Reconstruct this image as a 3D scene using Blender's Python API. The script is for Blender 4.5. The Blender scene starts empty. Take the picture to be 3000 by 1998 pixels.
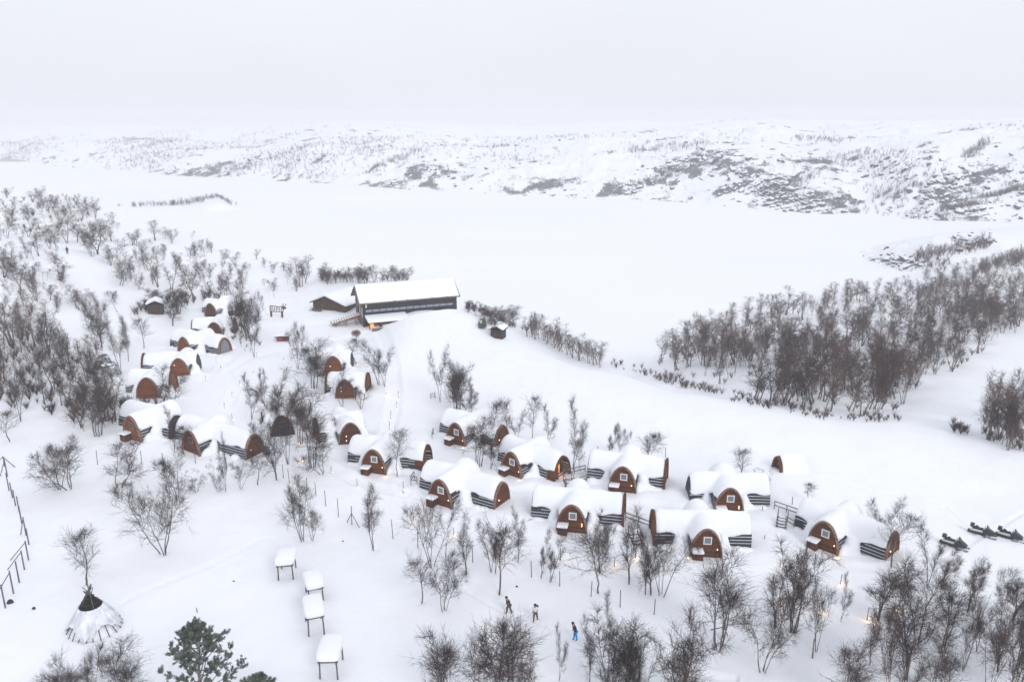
import bpy, math, random
import numpy as np
from mathutils import Vector, Matrix
R = math.radians
scene = bpy.context.scene
COL = scene.collection
# ---------------------------------------------------------------- camera
CAM_Z, PITCH, FPX = 46.0, R(16.0), 2333.0          # 28 mm lens, 3000 px wide frame
cd = bpy.data.cameras.new('camera'); cam = bpy.data.objects.new('camera', cd); COL.objects.link(cam)
cam.location = (0, 0, CAM_Z); cam.rotation_euler = (R(90) - PITCH, 0, 0)
cd.lens = 28.0; cd.sensor_width = 36.0; cd.clip_start = 0.5; cd.clip_end = 20000
scene.camera = cam
# ---------------------------------------------------------------- sky, sun, exposure
SUN_EL, SUN_ROT = R(33), R(150)
w = bpy.data.worlds.new('World'); scene.world = w; w.use_nodes = True
nt = w.node_tree; N = nt.nodes; Lk = nt.links
bg = N['Background']
sky = N.new('ShaderNodeTexSky'); sky.sky_type = 'NISHITA'; sky.sun_disc = False
sky.sun_elevation = SUN_EL; sky.sun_rotation = SUN_ROT; sky.air_density = 1.0; sky.dust_density = 4.0
tc = N.new('ShaderNodeTexCoord'); mp = N.new('ShaderNodeMapping'); mp.inputs['Scale'].default_value = (1.2, 1.2, 3.5)
nz = N.new('ShaderNodeTexNoise'); nz.inputs['Scale'].default_value = 1.6; nz.inputs['Detail'].default_value = 4
cr = N.new('ShaderNodeValToRGB')
cr.color_ramp.elements[0].position = 0.3; cr.color_ramp.elements[0].color = (0.925, 0.955, 1.045, 1)
cr.color_ramp.elements[1].position = 0.72; cr.color_ramp.elements[1].color = (0.99, 1.015, 1.09, 1)
sc = N.new('ShaderNodeVectorMath'); sc.operation = 'SCALE'; sc.inputs['Scale'].default_value = 10.0
mx = N.new('ShaderNodeMix'); mx.data_type = 'RGBA'; mx.inputs['Factor'].default_value = 0.95
Lk.new(tc.outputs['Generated'], mp.inputs['Vector']); Lk.new(mp.outputs['Vector'], nz.inputs['Vector'])
Lk.new(nz.outputs['Fac'], cr.inputs['Fac']); Lk.new(cr.outputs['Color'], sc.inputs[0])
Lk.new(sky.outputs['Color'], mx.inputs['A']); Lk.new(sc.outputs['Vector'], mx.inputs['B'])
Lk.new(mx.outputs['Result'], bg.inputs['Color']); bg.inputs['Strength'].default_value = 0.08
sl = bpy.data.lights.new('sun', 'SUN'); sl.energy = 1.1; sl.angle = R(25); sl.color = (1.0, 0.965, 0.92)
so = bpy.data.objects.new('sun', sl); COL.objects.link(so)
so.rotation_euler = (R(90) - SUN_EL, 0, R(180) - SUN_ROT); so.location = (0, 0, 300)
scene.view_settings.view_transform = 'Standard'; scene.view_settings.look = 'None'
scene.view_settings.exposure = 0.22; scene.view_settings.gamma = 1
scene.render.engine = 'CYCLES'
cy = scene.cycles
cy.max_bounces = 6; cy.diffuse_bounces = 3; cy.glossy_bounces = 2; cy.transmission_bounces = 3; cy.volume_bounces = 1
cy.use_denoising = True; cy.caustics_reflective = False; cy.caustics_refractive = False
HAZE_DENSITY = 0.0005

# ---------------------------------------------------------------- projection helpers (photo pixel -> place)
cp, sp = math.cos(PITCH), math.sin(PITCH)
def ray(px, py):
    u = (px - 1500) / FPX; v = (999 - py) / FPX
    return np.array([u, cp + v * sp, -sp + v * cp])
def plane_pt(px, py, z=0.0):
    d = ray(px, py); t = (z - CAM_Z) / d[2]
    return Vector((d[0] * t, d[1] * t, z))
def depth(p): return p[1] * cp - (p[2] - CAM_Z) * sp
def top_z(Y, py):
    v = (999 - py) / FPX
    return CAM_Z + Y * (v * cp - sp) / (cp + v * sp)
def proj(p):
    dz = p[2] - CAM_Z; d = p[1] * cp - dz * sp
    return 1500 + FPX * p[0] / d, 999 - FPX * (p[1] * sp + dz * cp) / d

# ---------------------------------------------------------------- noise
_lat = np.random.RandomState(7).rand(256, 256)
def vnoise(x, y):
    xi = np.floor(x).astype(int); yi = np.floor(y).astype(int); fx = x - xi; fy = y - yi
    fx = fx * fx * (3 - 2 * fx); fy = fy * fy * (3 - 2 * fy)
    a = _lat[xi % 256, yi % 256]; b = _lat[(xi + 1) % 256, yi % 256]
    c = _lat[xi % 256, (yi + 1) % 256]; d = _lat[(xi + 1) % 256, (yi + 1) % 256]
    return (a * (1 - fx) + b * fx) * (1 - fy) + (c * (1 - fx) + d * fx) * fy * 1.0
def fbm(x, y, o=4):
    s = 0; a = 0.5; n = 0
    for k in range(o):
        s = s + a * (vnoise(x * 2 ** k + 17.3 * k, y * 2 ** k + 5.1 * k) - 0.5); n += a; a *= 0.5
    return s / n * 2
def sstep(a, b, x):
    t = np.clip((x - a) / (b - a), 0, 1); return t * t * (3 - 2 * t)

# ---------------------------------------------------------------- terrain height
LAKE_Z = -23.0
cps = []
for y_ in (2300, 1998, 1800, 1600, 1420):
    for x_ in (-700, 0, 500, 1000, 1500, 2000, 2500, 3000, 3700): cps.append((x_, y_, 0))
cps += [(0,1270,0),(-500,1270,0),(350,1180,0),(600,1120,0),(850,1050,0),(1000,965,0),(1060,950,0),(1150,1060,0),(700,980,0),(1400,1150,0),(1300,1060,0),(1600,1250,0),
 (1800,1300,0),(2000,1300,0),(2300,1320,0),(2600,1400,0),(2800,1420,0),
 (450,950,.7),(200,1000,2),(0,1000,3),(-500,1000,4),(0,850,9),(150,850,9),(300,850,6),(450,850,3),(600,880,1),(800,900,0),(-600,850,10),
 (0,740,12),(200,740,12),(350,740,7),(500,765,3.5),(650,790,1),(800,820,-1),(950,850,-1.5),(-500,740,13),(0,650,11.5),(150,650,11),
 (0,600,9),(0,568,6.5),(-500,575,8),(100,590,7),(200,610,7),(300,640,6.5),(350,690,5),(500,722,3),(650,752,.5),(800,775,-1.5),(950,800,-3),(1150,838,-2),
 (1340,900,-1),(1420,955,.3),(1500,1000,0),(1600,1040,0),(1770,1085,0),(1880,1110,0),(1960,1140,0),(2060,1158,0),(2200,1197,-.4),(2450,1243,-.8),(2650,1243,-.8),(2800,1290,-.3),(3000,1328,0),(3400,1380,0),
 (2200,1150,-7),(2450,1200,-4.5),(2650,1190,-5),(2400,1050,-11),(2200,1010,-15),(2050,1040,-15),(2600,1000,-12),(2800,1000,-10),(3000,1000,-9),(2900,1150,-4.5),(3000,1200,-3),(2780,1200,-3.4),(3500,1000,-8),
 (3000,880,-14),(2700,900,-16),(2500,890,-19),(2300,925,-20.5),(2120,965,-21.5),(1990,1010,-22),(3500,850,-10),
 (1890,1030,-23.6),(2000,965,-23.6),(2100,925,-23.6),(2300,880,-23.6),(2500,845,-23.6),(2650,822,-23.3),(2760,812,-22),(2900,800,-20),(3000,780,-18),
 (1850,900,-28),(2200,790,-29),(2450,740,-29),(1700,950,-28),(1500,900,-28),(1500,800,-29),(1200,760,-29),(1000,715,-29),(700,655,-29),(450,565,-29),(560,640,-27),(800,600,-28),(575,606,-22.0),(640,597,-19.0),(680,606,-21.8),(500,607,-22.3),(390,607,-22.6),(2000,700,-29),(2300,650,-29),(1500,640,-29),(700,560,-29),(300,530,-29),(0,505,-29),(-500,505,-29),(2600,700,-28),(2800,655,-28),(3000,640,-27),
 (2560,764,-23.3),(2620,775,-22.3),(2700,795,-22.4),(2700,728,-15),(2780,705,-12.5),(2870,705,-12.5),(3000,680,-12),(2900,750,-17),(3500,680,-9)]
pts = []
for (x_, y_, z_) in cps:
    p = plane_pt(x_, y_, z_); pts.append((p.x, p.y, z_))
# hidden ground behind crests, in metres past the crest point
for (x_, y_, z_, off) in [(1340,900,-1,((18,-12),(45,-22),(80,-29))),(1420,955,.3,((16,-10),(45,-22),(80,-29))),(1500,1000,0,((14,-7),(45,-20),(85,-29))),(1600,1040,0,((14,-7),(45,-20),(90,-29))),
      (1770,1085,0,((12,-6),(40,-18),(80,-28))),(1900,1115,0,((12,-6),(30,-15))),(2060,1158,0,((10,-4.5),)),
      (0,568,6.5,((70,-8),(140,-27))),(200,610,7,((70,-8),(130,-27))),(350,690,5,((45,-8),(90,-22),(150,-29))),(500,722,3,((40,-9),(80,-22),(130,-29))),(650,752,.5,((35,-10),(70,-23),(120,-29))),
      (800,775,-1.5,((30,-11),(60,-23),(110,-29))),(950,800,-3,((25,-11),(55,-23),(100,-29))),(1150,838,-2,((22,-10),(50,-22),(90,-29))),(-500,575,8,((70,-8),(140,-27)))]:
    c = plane_pt(x_, y_, z_); h = Vector((c.x, c.y)).normalized()
    for d_, zz in off: pts.append((c.x + h.x * d_, c.y + h.y * d_, zz))
pts = np.array(pts)
def q_of(X, Y):
    r = np.sqrt(X * X + Y * Y) + 1e-6
    return np.stack([np.arctan2(X, Y) * 2.2, np.log(np.maximum(r, 12.0)) * 1.6], -1)
def tps(r2): return r2 * np.log(r2 + 1e-12) * 0.5
_Q = q_of(pts[:, 0], pts[:, 1]); n_ = len(_Q)
_D = ((_Q[:, None] - _Q[None]) ** 2).sum(-1)
_A = np.zeros((n_ + 3, n_ + 3)); _A[:n_, :n_] = tps(_D) + np.eye(n_) * 2e-4
_A[:n_, n_] = 1; _A[:n_, n_ + 1:] = _Q; _A[n_, :n_] = 1; _A[n_ + 1:, :n_] = _Q.T
_W = np.linalg.solve(_A, np.concatenate([pts[:, 2], [0, 0, 0]]))
def base_h(X, Y):
    X = np.asarray(X, float); Y = np.asarray(Y, float); sh = X.shape
    q = q_of(X.ravel(), Y.ravel()); out = np.empty(len(q))
    for i in range(0, len(q), 20000):
        qq = q[i:i + 20000]
        d = ((qq[:, None] - _Q[None]) ** 2).sum(-1)
        out[i:i + 20000] = tps(d) @ _W[:n_] + _W[n_] + qq @ _W[n_ + 1:]
    return np.clip(out.reshape(sh), -30, 16)
def mound(X, Y):
    sx = sstep(-31.5, -19.5, X) * (1 - sstep(-12, 9, X))
    sy = sstep(112, 158, Y) * (1 - sstep(163, 171, Y))
    return 3.0 * sx * sy
BUMPS = []      # (x, y, radius, height) drifts and wells
def ground(X, Y):
    X = np.asarray(X, float); Y = np.asarray(Y, float)
    z = base_h(X, Y) + mound(X, Y)
    z = z + 0.75 * fbm(X / 26, Y / 26, 2) + 0.30 * fbm(X / 7 + 9, Y / 9, 3) + 0.05 * fbm(X / 1.7, Y / 2.1 + 3, 2)
    dd = np.exp(-(((X - 140) / 70) ** 2 + ((Y - 395) / 60) ** 2))      # rocky point
    z = z + dd * 5 * np.abs(fbm(X / 9 + 3, Y / 9, 4))
    for (bx, by, br, bh) in BUMPS:
        z = z + bh * np.exp(-((X - bx) ** 2 + (Y - by) ** 2) / (br * br))
    return z
PATHS = []      # (list of world points, half width, depth)
WELLS = []
def surface(X, Y):
    z = ground(X, Y)
    for (ps, hw, dp) in PATHS:
        best = np.full(X.shape, 1e9); par = np.zeros(X.shape); acc = 0.0
        for (x0, y0), (x1, y1) in zip(ps[:-1], ps[1:]):
            L2 = (x1 - x0) ** 2 + (y1 - y0) ** 2 + 1e-9; t = np.clip(((X - x0) * (x1 - x0) + (Y - y0) * (y1 - y0)) / L2, 0, 1)
            d = np.hypot(X - x0 - t * (x1 - x0), Y - y0 - t * (y1 - y0)); m_ = d < best; best = np.where(m_, d, best); par = np.where(m_, acc + t * math.sqrt(L2), par); acc += math.sqrt(L2)
        wob = .25 * fbm(X / 1.3, Y / 1.3, 2); q = np.abs(best + wob * hw) / hw
        z = z - dp * (1 - sstep(.55, 1.0, q)) * (.75 + .5 * (vnoise(X * 2.1, Y * 2.1))) + dp * .35 * np.exp(-((q - 1.25) / .25) ** 2)
    for (bx, by, br, bh) in WELLS:
        m_ = (np.abs(X - bx) < br * 2.6) & (np.abs(Y - by) < br * 2.6)
        if m_.any(): z[m_] += bh * np.exp(-((X[m_] - bx) ** 2 + (Y[m_] - by) ** 2) / (br * br))
    return z
def gz(x, y): return float(ground(np.array([x]), np.array([y]))[0])
_T = np.concatenate([np.arange(42, 240, 0.6), np.arange(240, 760, 2.0)])
def P(px, py):
    d = ray(px, py); X = d[0] * _T; Y = d[1] * _T; Z = CAM_Z + d[2] * _T
    g = np.maximum(ground(X, Y), LAKE_Z); below = Z < g
    if not below.any(): i = len(_T) - 1
    else: i = int(np.argmax(below))
    if i == 0: t = _T[0]
    else:
        a = (Z - g)[i - 1]; b = (Z - g)[i]; t = _T[i - 1] + (_T[i] - _T[i - 1]) * a / (a - b)
    x, y = d[0] * t, d[1] * t
    return Vector((x, y, float(max(gz(x, y), LAKE_Z))))

# ---------------------------------------------------------------- mesh helpers
class MB:
    def __init__(s): s.v = []; s.f = []
    def box(s, c, size, rz=0.0, rx=0.0, ry=0.0):
        m = Matrix.Translation(Vector(c)) @ Matrix.Rotation(rz, 4, 'Z') @ Matrix.Rotation(ry, 4, 'Y') @ Matrix.Rotation(rx, 4, 'X')
        n = len(s.v); hx, hy, hz = size[0] / 2, size[1] / 2, size[2] / 2
        for x in (-hx, hx):
            for y in (-hy, hy):
                for z in (-hz, hz): s.v.append(tuple(m @ Vector((x, y, z))))
        for f in ((0,1,3,2),(4,6,7,5),(0,4,5,1),(2,3,7,6),(0,2,6,4),(1,5,7,3)): s.f.append(tuple(n + i for i in f))
        return s
    def tube(s, a, b, r0, r1=None, k=6, cap=True):
        a = Vector(a); b = Vector(b); r1 = r0 if r1 is None else r1
        d = (b - a).normalized(); u = d.orthogonal().normalized(); v = d.cross(u); n = len(s.v)
        for p, r in ((a, r0), (b, r1)):
            for i in range(k):
                t = 2 * math.pi * i / k; s.v.append(tuple(p + (u * math.cos(t) + v * math.sin(t)) * r))
        for i in range(k): j = (i + 1) % k; s.f.append((n + i, n + j, n + k + j, n + k + i))
        if cap: s.f.append(tuple(n + i for i in range(k - 1, -1, -1))); s.f.append(tuple(n + k + i for i in range(k)))
        return s
    def path(s, ps, rs, k=6):
        for i in range(len(ps) - 1): s.tube(ps[i], ps[i + 1], rs[i], rs[i + 1], k)
        return s
    def bar(s, a, b, w_, h_):
        a = Vector(a); b = Vector(b); d = b - a; L = d.length; d.normalize()
        side = d.cross(Vector((0, 0, 1)));
        side = Vector((1, 0, 0)) if side.length < 1e-4 else side.normalized()
        up = side.cross(d).normalized(); n = len(s.v)
        for p in (a, b):
            for (x, y) in ((-1,-1),(1,-1),(1,1),(-1,1)): s.v.append(tuple(p + side * x * w_ / 2 + up * y * h_ / 2))
        s.f += [(n, n+1, n+5, n+4), (n+1, n+2, n+6, n+5), (n+2, n+3, n+7, n+6), (n+3, n, n+4, n+7), (n+3, n+2, n+1, n), (n+4, n+5, n+6, n+7)]
        return s
    def prism(s, poly, o, ex, ey, ez, d0, d1):
        """poly in (ex,ey) plane at o, extruded along ez from d0 to d1"""
        o = Vector(o); ex = Vector(ex); ey = Vector(ey); ez = Vector(ez); n = len(s.v); k = len(poly)
        for d in (d0, d1):
            for (x, y) in poly: s.v.append(tuple(o + ex * x + ey * y + ez * d))
        for i in range(k): j = (i + 1) % k; s.f.append((n + i, n + j, n + k + j, n + k + i))
        s.f.append(tuple(n + i for i in range(k - 1, -1, -1))); s.f.append(tuple(n + k + i for i in range(k)))
        return s
    def blob(s, c, r, nu=10, nv=6, jit=0.0, rng=random):
        n = len(s.v); c = Vector(c)
        for j in range(nv + 1):
            ph = math.pi * j / nv - math.pi / 2
            for i in range(nu):
                th = 2 * math.pi * i / nu; q = 1 + rng.uniform(-jit, jit) if 0 < j < nv else 1
                s.v.append((c.x + r[0] * q * math.cos(ph) * math.cos(th), c.y + r[1] * q * math.cos(ph) * math.sin(th), c.z + r[2] * q * math.sin(ph)))
        for j in range(nv):
            for i in range(nu):
                a = n + j * nu + i; b = n + j * nu + (i + 1) % nu; s.f.append((a, b, b + nu, a + nu))
        return s
    def build(s, name, mat, parent=None, smooth=False, extra=None):
        nf = len(s.f); V_, F_ = s.v, s.f
        if extra: F_ = s.f + [tuple(len(s.v) + i for i in f) for f in extra[0].f]; V_ = s.v + extra[0].v
        me = bpy.data.meshes.new(name); me.from_pydata([tuple(map(float, v)) for v in V_], [], F_); me.update()
        if smooth: me.shade_smooth()
        o = bpy.data.objects.new(name, me); me.materials.append(mat); COL.objects.link(o)
        if extra:
            me.materials.append(extra[1])
            for p_ in me.polygons:
                if p_.index >= nf: p_.material_index = 1
        if parent is not None: o.parent = parent
        return o
def np_mesh(name, V, F, mat, smooth=False, parent=None, link=True):
    me = bpy.data.meshes.new(name); V = np.ascontiguousarray(V, dtype=np.float32); F = np.ascontiguousarray(F, dtype=np.int32)
    me.vertices.add(len(V)); me.vertices.foreach_set('co', V.ravel())
    k = F.shape[1]; me.loops.add(F.size); me.loops.foreach_set('vertex_index', F.ravel())
    me.polygons.add(len(F)); me.polygons.foreach_set('loop_start', np.arange(0, F.size, k, dtype=np.int32))
    me.update(calc_edges=True)
    if smooth: me.shade_smooth()
    me.materials.append(mat)
    if not link: return me
    o = bpy.data.objects.new(name, me); COL.objects.link(o)
    if parent is not None: o.parent = parent
    return o
def tag(o, label=None, cat=None, group=None, kind=None):
    if label: o['label'] = label
    if cat: o['category'] = cat
    if group: o['group'] = group
    if kind: o['kind'] = kind
    return o
def empty(name, loc, rz=0.0, label=None, cat=None, group=None):
    o = bpy.data.objects.new(name, None); o.empty_display_size = 0.3; COL.objects.link(o)
    o.location = loc; o.rotation_euler = (0, 0, rz); return tag(o, label, cat, group)
def copy_tree(o, parent=None):
    c = o.copy(); COL.objects.link(c); c.parent = parent
    for ch in list(o.children): copy_tree(ch, c)
    return c

# ---------------------------------------------------------------- materials
def mat(name, col, rough=0.8, spec=0.3, metal=0.0, noise=None, bump=None, emit=None, world=False):
    m = bpy.data.materials.new(name); m.use_nodes = True; t = m.node_tree; b = t.nodes['Principled BSDF']
    b.inputs['Base Color'].default_value = (*col, 1); b.inputs['Roughness'].default_value = rough
    b.inputs['Specular IOR Level'].default_value = spec; b.inputs['Metallic'].default_value = metal
    c = t.nodes.new('ShaderNodeTexCoord')
    if noise:                                   # (scale, colour2, lo, hi, stretch)
        mpn = t.nodes.new('ShaderNodeMapping'); mpn.inputs['Scale'].default_value = noise[4] if len(noise) > 4 else (1, 1, 1)
        n = t.nodes.new('ShaderNodeTexNoise'); n.inputs['Scale'].default_value = noise[0]; n.inputs['Detail'].default_value = 5
        r = t.nodes.new('ShaderNodeValToRGB'); r.color_ramp.elements[0].position = noise[2]; r.color_ramp.elements[1].position = noise[3]
        r.color_ramp.elements[0].color = (*col, 1); r.color_ramp.elements[1].color = (*noise[1], 1)
        if world: c3 = t.nodes.new('ShaderNodeNewGeometry'); t.links.new(c3.outputs['Position'], mpn.inputs[0])
        else: t.links.new(c.outputs['Object'], mpn.inputs[0])
        t.links.new(mpn.outputs[0], n.inputs['Vector'])
        t.links.new(n.outputs['Fac'], r.inputs['Fac']); t.links.new(r.outputs['Color'], b.inputs['Base Color'])
    if bump:                                    # (scale, strength, distance)
        n2 = t.nodes.new('ShaderNodeTexNoise'); n2.inputs['Scale'].default_value = bump[0]; n2.inputs['Detail'].default_value = 6
        bp = t.nodes.new('ShaderNodeBump'); bp.inputs['Strength'].default_value = bump[1]; bp.inputs['Distance'].default_value = bump[2]
        t.links.new(c.outputs['Object'], n2.inputs['Vector']); t.links.new(n2.outputs['Fac'], bp.inputs['Height']); t.links.new(bp.outputs[0], b.inputs['Normal'])
    if emit:
        b.inputs['Emission Color'].default_value = (*emit[0], 1); b.inputs['Emission Strength'].default_value = emit[1]
    return m
def plank_mat(name, col, col2, pitch, axis='Z', rough=0.75):
    """boards of the given pitch (m) with dark gaps, each board its own tone"""
    m = bpy.data.materials.new(name); m.use_nodes = True; t = m.node_tree; b = t.nodes['Principled BSDF']
    b.inputs['Roughness'].default_value = rough; b.inputs['Specular IOR Level'].default_value = 0.25
    c = t.nodes.new('ShaderNodeTexCoord'); s = t.nodes.new('ShaderNodeSeparateXYZ'); t.links.new(c.outputs['Object'], s.inputs[0])
    d = t.nodes.new('ShaderNodeMath'); d.operation = 'DIVIDE'; d.inputs[1].default_value = pitch; t.links.new(s.outputs[axis], d.inputs[0])
    fl = t.nodes.new('ShaderNodeMath'); fl.operation = 'FLOOR'; t.links.new(d.outputs[0], fl.inputs[0])
    fr = t.nodes.new('ShaderNodeMath'); fr.operation = 'FRACT'; t.links.new(d.outputs[0], fr.inputs[0])
    wn = t.nodes.new('ShaderNodeTexWhiteNoise'); wn.noise_dimensions = '1D'; t.links.new(fl.outputs[0], wn.inputs['W'])
    n = t.nodes.new('ShaderNodeTexNoise'); n.inputs['Scale'].default_value = 2.2; n.inputs['Detail'].default_value = 6
    t.links.new(c.outputs['Object'], n.inputs['Vector'])
    a = t.nodes.new('ShaderNodeMath'); a.operation = 'MULTIPLY_ADD'; a.inputs[1].default_value = 0.45; t.links.new(wn.outputs['Value'], a.inputs[0]); t.links.new(n.outputs['Fac'], a.inputs[2])
    r = t.nodes.new('ShaderNodeValToRGB'); r.color_ramp.elements[0].position = 0.4; r.color_ramp.elements[1].position = 0.95
    r.color_ramp.elements[0].color = (*col, 1); r.color_ramp.elements[1].color = (*col2, 1); t.links.new(a.outputs[0], r.inputs['Fac'])
    g = t.nodes.new('ShaderNodeMath'); g.operation = 'GREATER_THAN'; g.inputs[1].default_value = 0.12; t.links.new(fr.outputs[0], g.inputs[0])
    x = t.nodes.new('ShaderNodeMix'); x.data_type = 'RGBA'; x.inputs['A'].default_value = (col[0] * .35, col[1] * .35, col[2] * .35, 1)
    t.links.new(g.outputs[0], x.inputs['Factor']); t.links.new(r.outputs['Color'], x.inputs['B']); t.links.new(x.outputs['Result'], b.inputs['Base Color'])
    return m
def snow_mat(name, c1=(0.83, 0.865, 0.925), c2=(0.89, 0.91, 0.95), big=0.03):
    m = mat(name, c1, 0.65, 0.25, noise=(big, c2, 0.35, 0.65))
    t = m.node_tree; b = t.nodes['Principled BSDF']; c = t.nodes.new('ShaderNodeTexCoord')
    n1 = t.nodes.new('ShaderNodeTexNoise'); n1.inputs['Scale'].default_value = 0.55; n1.inputs['Detail'].default_value = 8; n1.inputs['Roughness'].default_value = 0.55
    bp = t.nodes.new('ShaderNodeBump'); bp.inputs['Strength'].default_value = 0.35; bp.inputs['Distance'].default_value = 0.35
    t.links.new(c.outputs['Object'], n1.inputs['Vector']); t.links.new(n1.outputs['Fac'], bp.inputs['Height']); t.links.new(bp.outputs[0], b.inputs['Normal'])
    return m
M = {}
M['snow'] = snow_mat('snow', (0.855, 0.88, 0.93), (0.90, 0.915, 0.95)); M['snowcap'] = snow_mat('snow_on_roofs', (0.855, 0.88, 0.93), (0.895, 0.91, 0.945), 0.3)
M['lake'] = mat('lake_snow', (0.87, 0.895, 0.945), 0.6, 0.25, noise=(0.004, (0.92, 0.93, 0.945), 0.3, 0.7, (1, 2.5, 1)))
M['wood'] = plank_mat('red_brown_planks', (0.055, 0.018, 0.007), (0.155, 0.050, 0.018), 0.16)
M['wood2'] = plank_mat('orange_brown_planks', (0.115, 0.033, 0.012), (0.24, 0.075, 0.027), 0.16)
M['wood3'] = plank_mat('dark_brown_planks', (0.045, 0.016, 0.012), (0.11, 0.034, 0.022), 0.16)
M['trim'] = mat('weathered_trim', (0.15, 0.075, 0.05), 0.8, noise=(3, (0.36, 0.25, 0.21), 0.4, 0.7))
M['slat'] = mat('grey_boards', (0.025, 0.027, 0.037), 0.85, noise=(2.5, (0.07, 0.073, 0.09), 0.35, 0.75, (1, 1, 3)))
M['dark'] = mat('dark_timber', (0.03, 0.025, 0.025), 0.85, noise=(3, (0.07, 0.055, 0.05), 0.4, 0.7))
M['pole'] = mat('grey_pole_wood', (0.09, 0.085, 0.09), 0.9, noise=(4, (0.20, 0.18, 0.17), 0.35, 0.7, (1, 1, .2)))
M['white'] = mat('white_paint', (0.8, 0.8, 0.8), 0.5)
M['glass'] = mat('window_glass', (0.16, 0.19, 0.23), 0.06, 0.6)
M['glassd'] = mat('dark_glass', (0.02, 0.02, 0.025), 0.08, 0.6)
M['lamp'] = mat('lamp_glass', (1, 0.85, 0.6), 0.4, emit=((1.0, 0.72, 0.42), 4.0))
M['fire'] = mat('lit_interior', (0.8, 0.35, 0.1), 0.7, emit=((1.0, 0.24, 0.02), 1.5))
M['bark'] = mat('birch_bark', (0.10, 0.085, 0.085), 0.9, noise=(2.2, (0.42, 0.38, 0.36), 0.48, 0.72, (1, 1, .6)))
M['twig'] = mat('birch_twigs', (0.024, 0.014, 0.015), 0.9, noise=(0.22, (0.085, 0.055, 0.055), 0.36, 0.64), world=True)
M['twigfar'] = mat('distant_birch_twigs', (0.022, 0.014, 0.016), 0.9, noise=(0.13, (0.115, 0.063, 0.054), 0.38, 0.62), world=True)
M['barkfar'] = mat('distant_birch_bark', (0.09, 0.08, 0.08), 0.9, noise=(0.3, (0.36, 0.33, 0.32), 0.40, 0.66), world=True)
M['leafb'] = mat('withered_leaves', (0.16, 0.07, 0.04), 0.9, noise=(1.5, (0.25, 0.12, 0.08), 0.4, 0.7))
M['needle'] = mat('pine_needles', (0.05, 0.075, 0.05), 0.85, noise=(2.4, (0.30, 0.34, 0.31), 0.40, 0.68))
M['green'] = mat('green_fabric', (0.03, 0.07, 0.055), 0.8)
# ---------------------------------------------------------------- landmarks used when describing things
LM = []   # (px, py, phrase)
for q in [(2068,1600,'the square-on front-row cabin'),(2133,1480,'the right domed cabin'),(2408,1590,'the rightmost cabin'),(1672,1530,'the red-bladed cabin'),
  (1822,1410,'the long domed cabin'),(1498,1365,'the glowing cabin with railings'),(1290,1450,'the twin-gabled middle cabin'),(1095,1360,'the narrow-doorway glowing cabin'),
  (1335,1280,'the uppermost small cabin'),(1028,1270,'the maroon windowless cabin'),(1012,1145,'the lower stacked cabin'),(978,1075,'the upper stacked cabin'),(435,1145,'the broad windowless cabin'),
  (528,1070,'the bright orange-brown cabin'),(640,1015,'the glazed gable'),(625,960,'the lit-gable cabin'),(690,905,'the topmost left cabin'),(390,1270,'the dark-windowed porch cabin'),
  (562,1310,'the faded red cabin'),(710,1320,'the tall plain gable'),(2275,1365,'the half-buried hood'),(458,903,'the dark slope hut'),(1180,880,'the main building'),
  (960,890,'the brown annexe'),(817,912,'the elk sculpture'),(828,985,'the red box'),(1460,970,'the half-hidden shed'),(258,1790,'the pole tent'),(841,1660,'the farthest rack'),(925,1795,'the askew rack'),
  (975,1920,'the nearest rack'),(60,1560,'the braced fence'),(1490,1780,'the grey-coated walker'),(1570,1800,'the white-jacketed walker'),(1685,1845,'the blue-trousered walker'),(2793,1588,'the nearest snowmobile'),(600,1930,'the green pine'),
  (2870,1560,'the upper snowmobiles'),(198,740,'the tiny skier'),(600,600,'the islet spit'),(828,1262,'the dark snowed-in cabin'),(2990,1290,'the gully right edge'),(2450,1200,'the brown wood'),(30,1150,'the dark left thicket'),(2070,720,'the far lake shore'),
  (40,570,'the hill crest')]: LM.append(q)
USED = {}
def where(px, py):
    best = min(LM, key=lambda l: ((l[0] - px)) ** 2 + ((l[1] - py) * 1.4) ** 2)
    dx, dy = px - best[0], (py - best[1]) * 1.4
    if abs(dx) > abs(dy) * 1.3: rel = 'right of' if dx > 0 else 'left of'
    elif abs(dy) > abs(dx) * 1.3: rel = 'before' if dy > 0 else 'behind'
    else: rel = ('front-right of' if dx > 0 else 'front-left of') if dy > 0 else ('back-right of' if dx > 0 else 'back-left of')
    return rel + ' ' + best[2]
PENDING = []
def describe(o, what, px, py):
    PENDING.append((o, what, where(px, py), px, py))
ORD = ['first', 'second', 'third', 'fourth', 'fifth', 'sixth', 'seventh', 'eighth', 'ninth', 'tenth', 'eleventh', 'twelfth']
def finish_labels():
    groups = {}
    for p in PENDING: groups.setdefault((p[1], p[2]), []).append(p)
    for (what, wh), ps in groups.items():
        ps.sort(key=lambda p: p[3]); n = len(ps)
        for i, p in enumerate(ps):
            if n == 1: l = f'{what} {wh}'
            elif n == 2: l = f'{what} {wh}, ' + ('left' if i == 0 else 'right') + ' of two'
            elif i == n - 1: l = f'{what} {wh}, rightmost'
            else: l = f'{what} {wh}, ' + (ORD[i] if i < 12 else f'{i + 1}th') + ' from left'
            p[0]['label'] = l

# ---------------------------------------------------------------- terrain sheet
def polar_sheet(name, r, az, hfun, m, kind='structure'):
    RR, AA = np.meshgrid(r, az, indexing='ij'); X = RR * np.sin(AA); Y = RR * np.cos(AA); Z = hfun(X, Y)
    V = np.stack([X, Y, Z], -1).reshape(-1, 3); nr, na = RR.shape
    i = np.arange(nr - 1)[:, None] * na + np.arange(na - 1)[None]; i = i.ravel()
    F = np.stack([i, i + 1, i + na + 1, i + na], -1)[:, ::-1]
    return tag(np_mesh(name, V, F, m, smooth=True), kind=kind)

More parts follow.
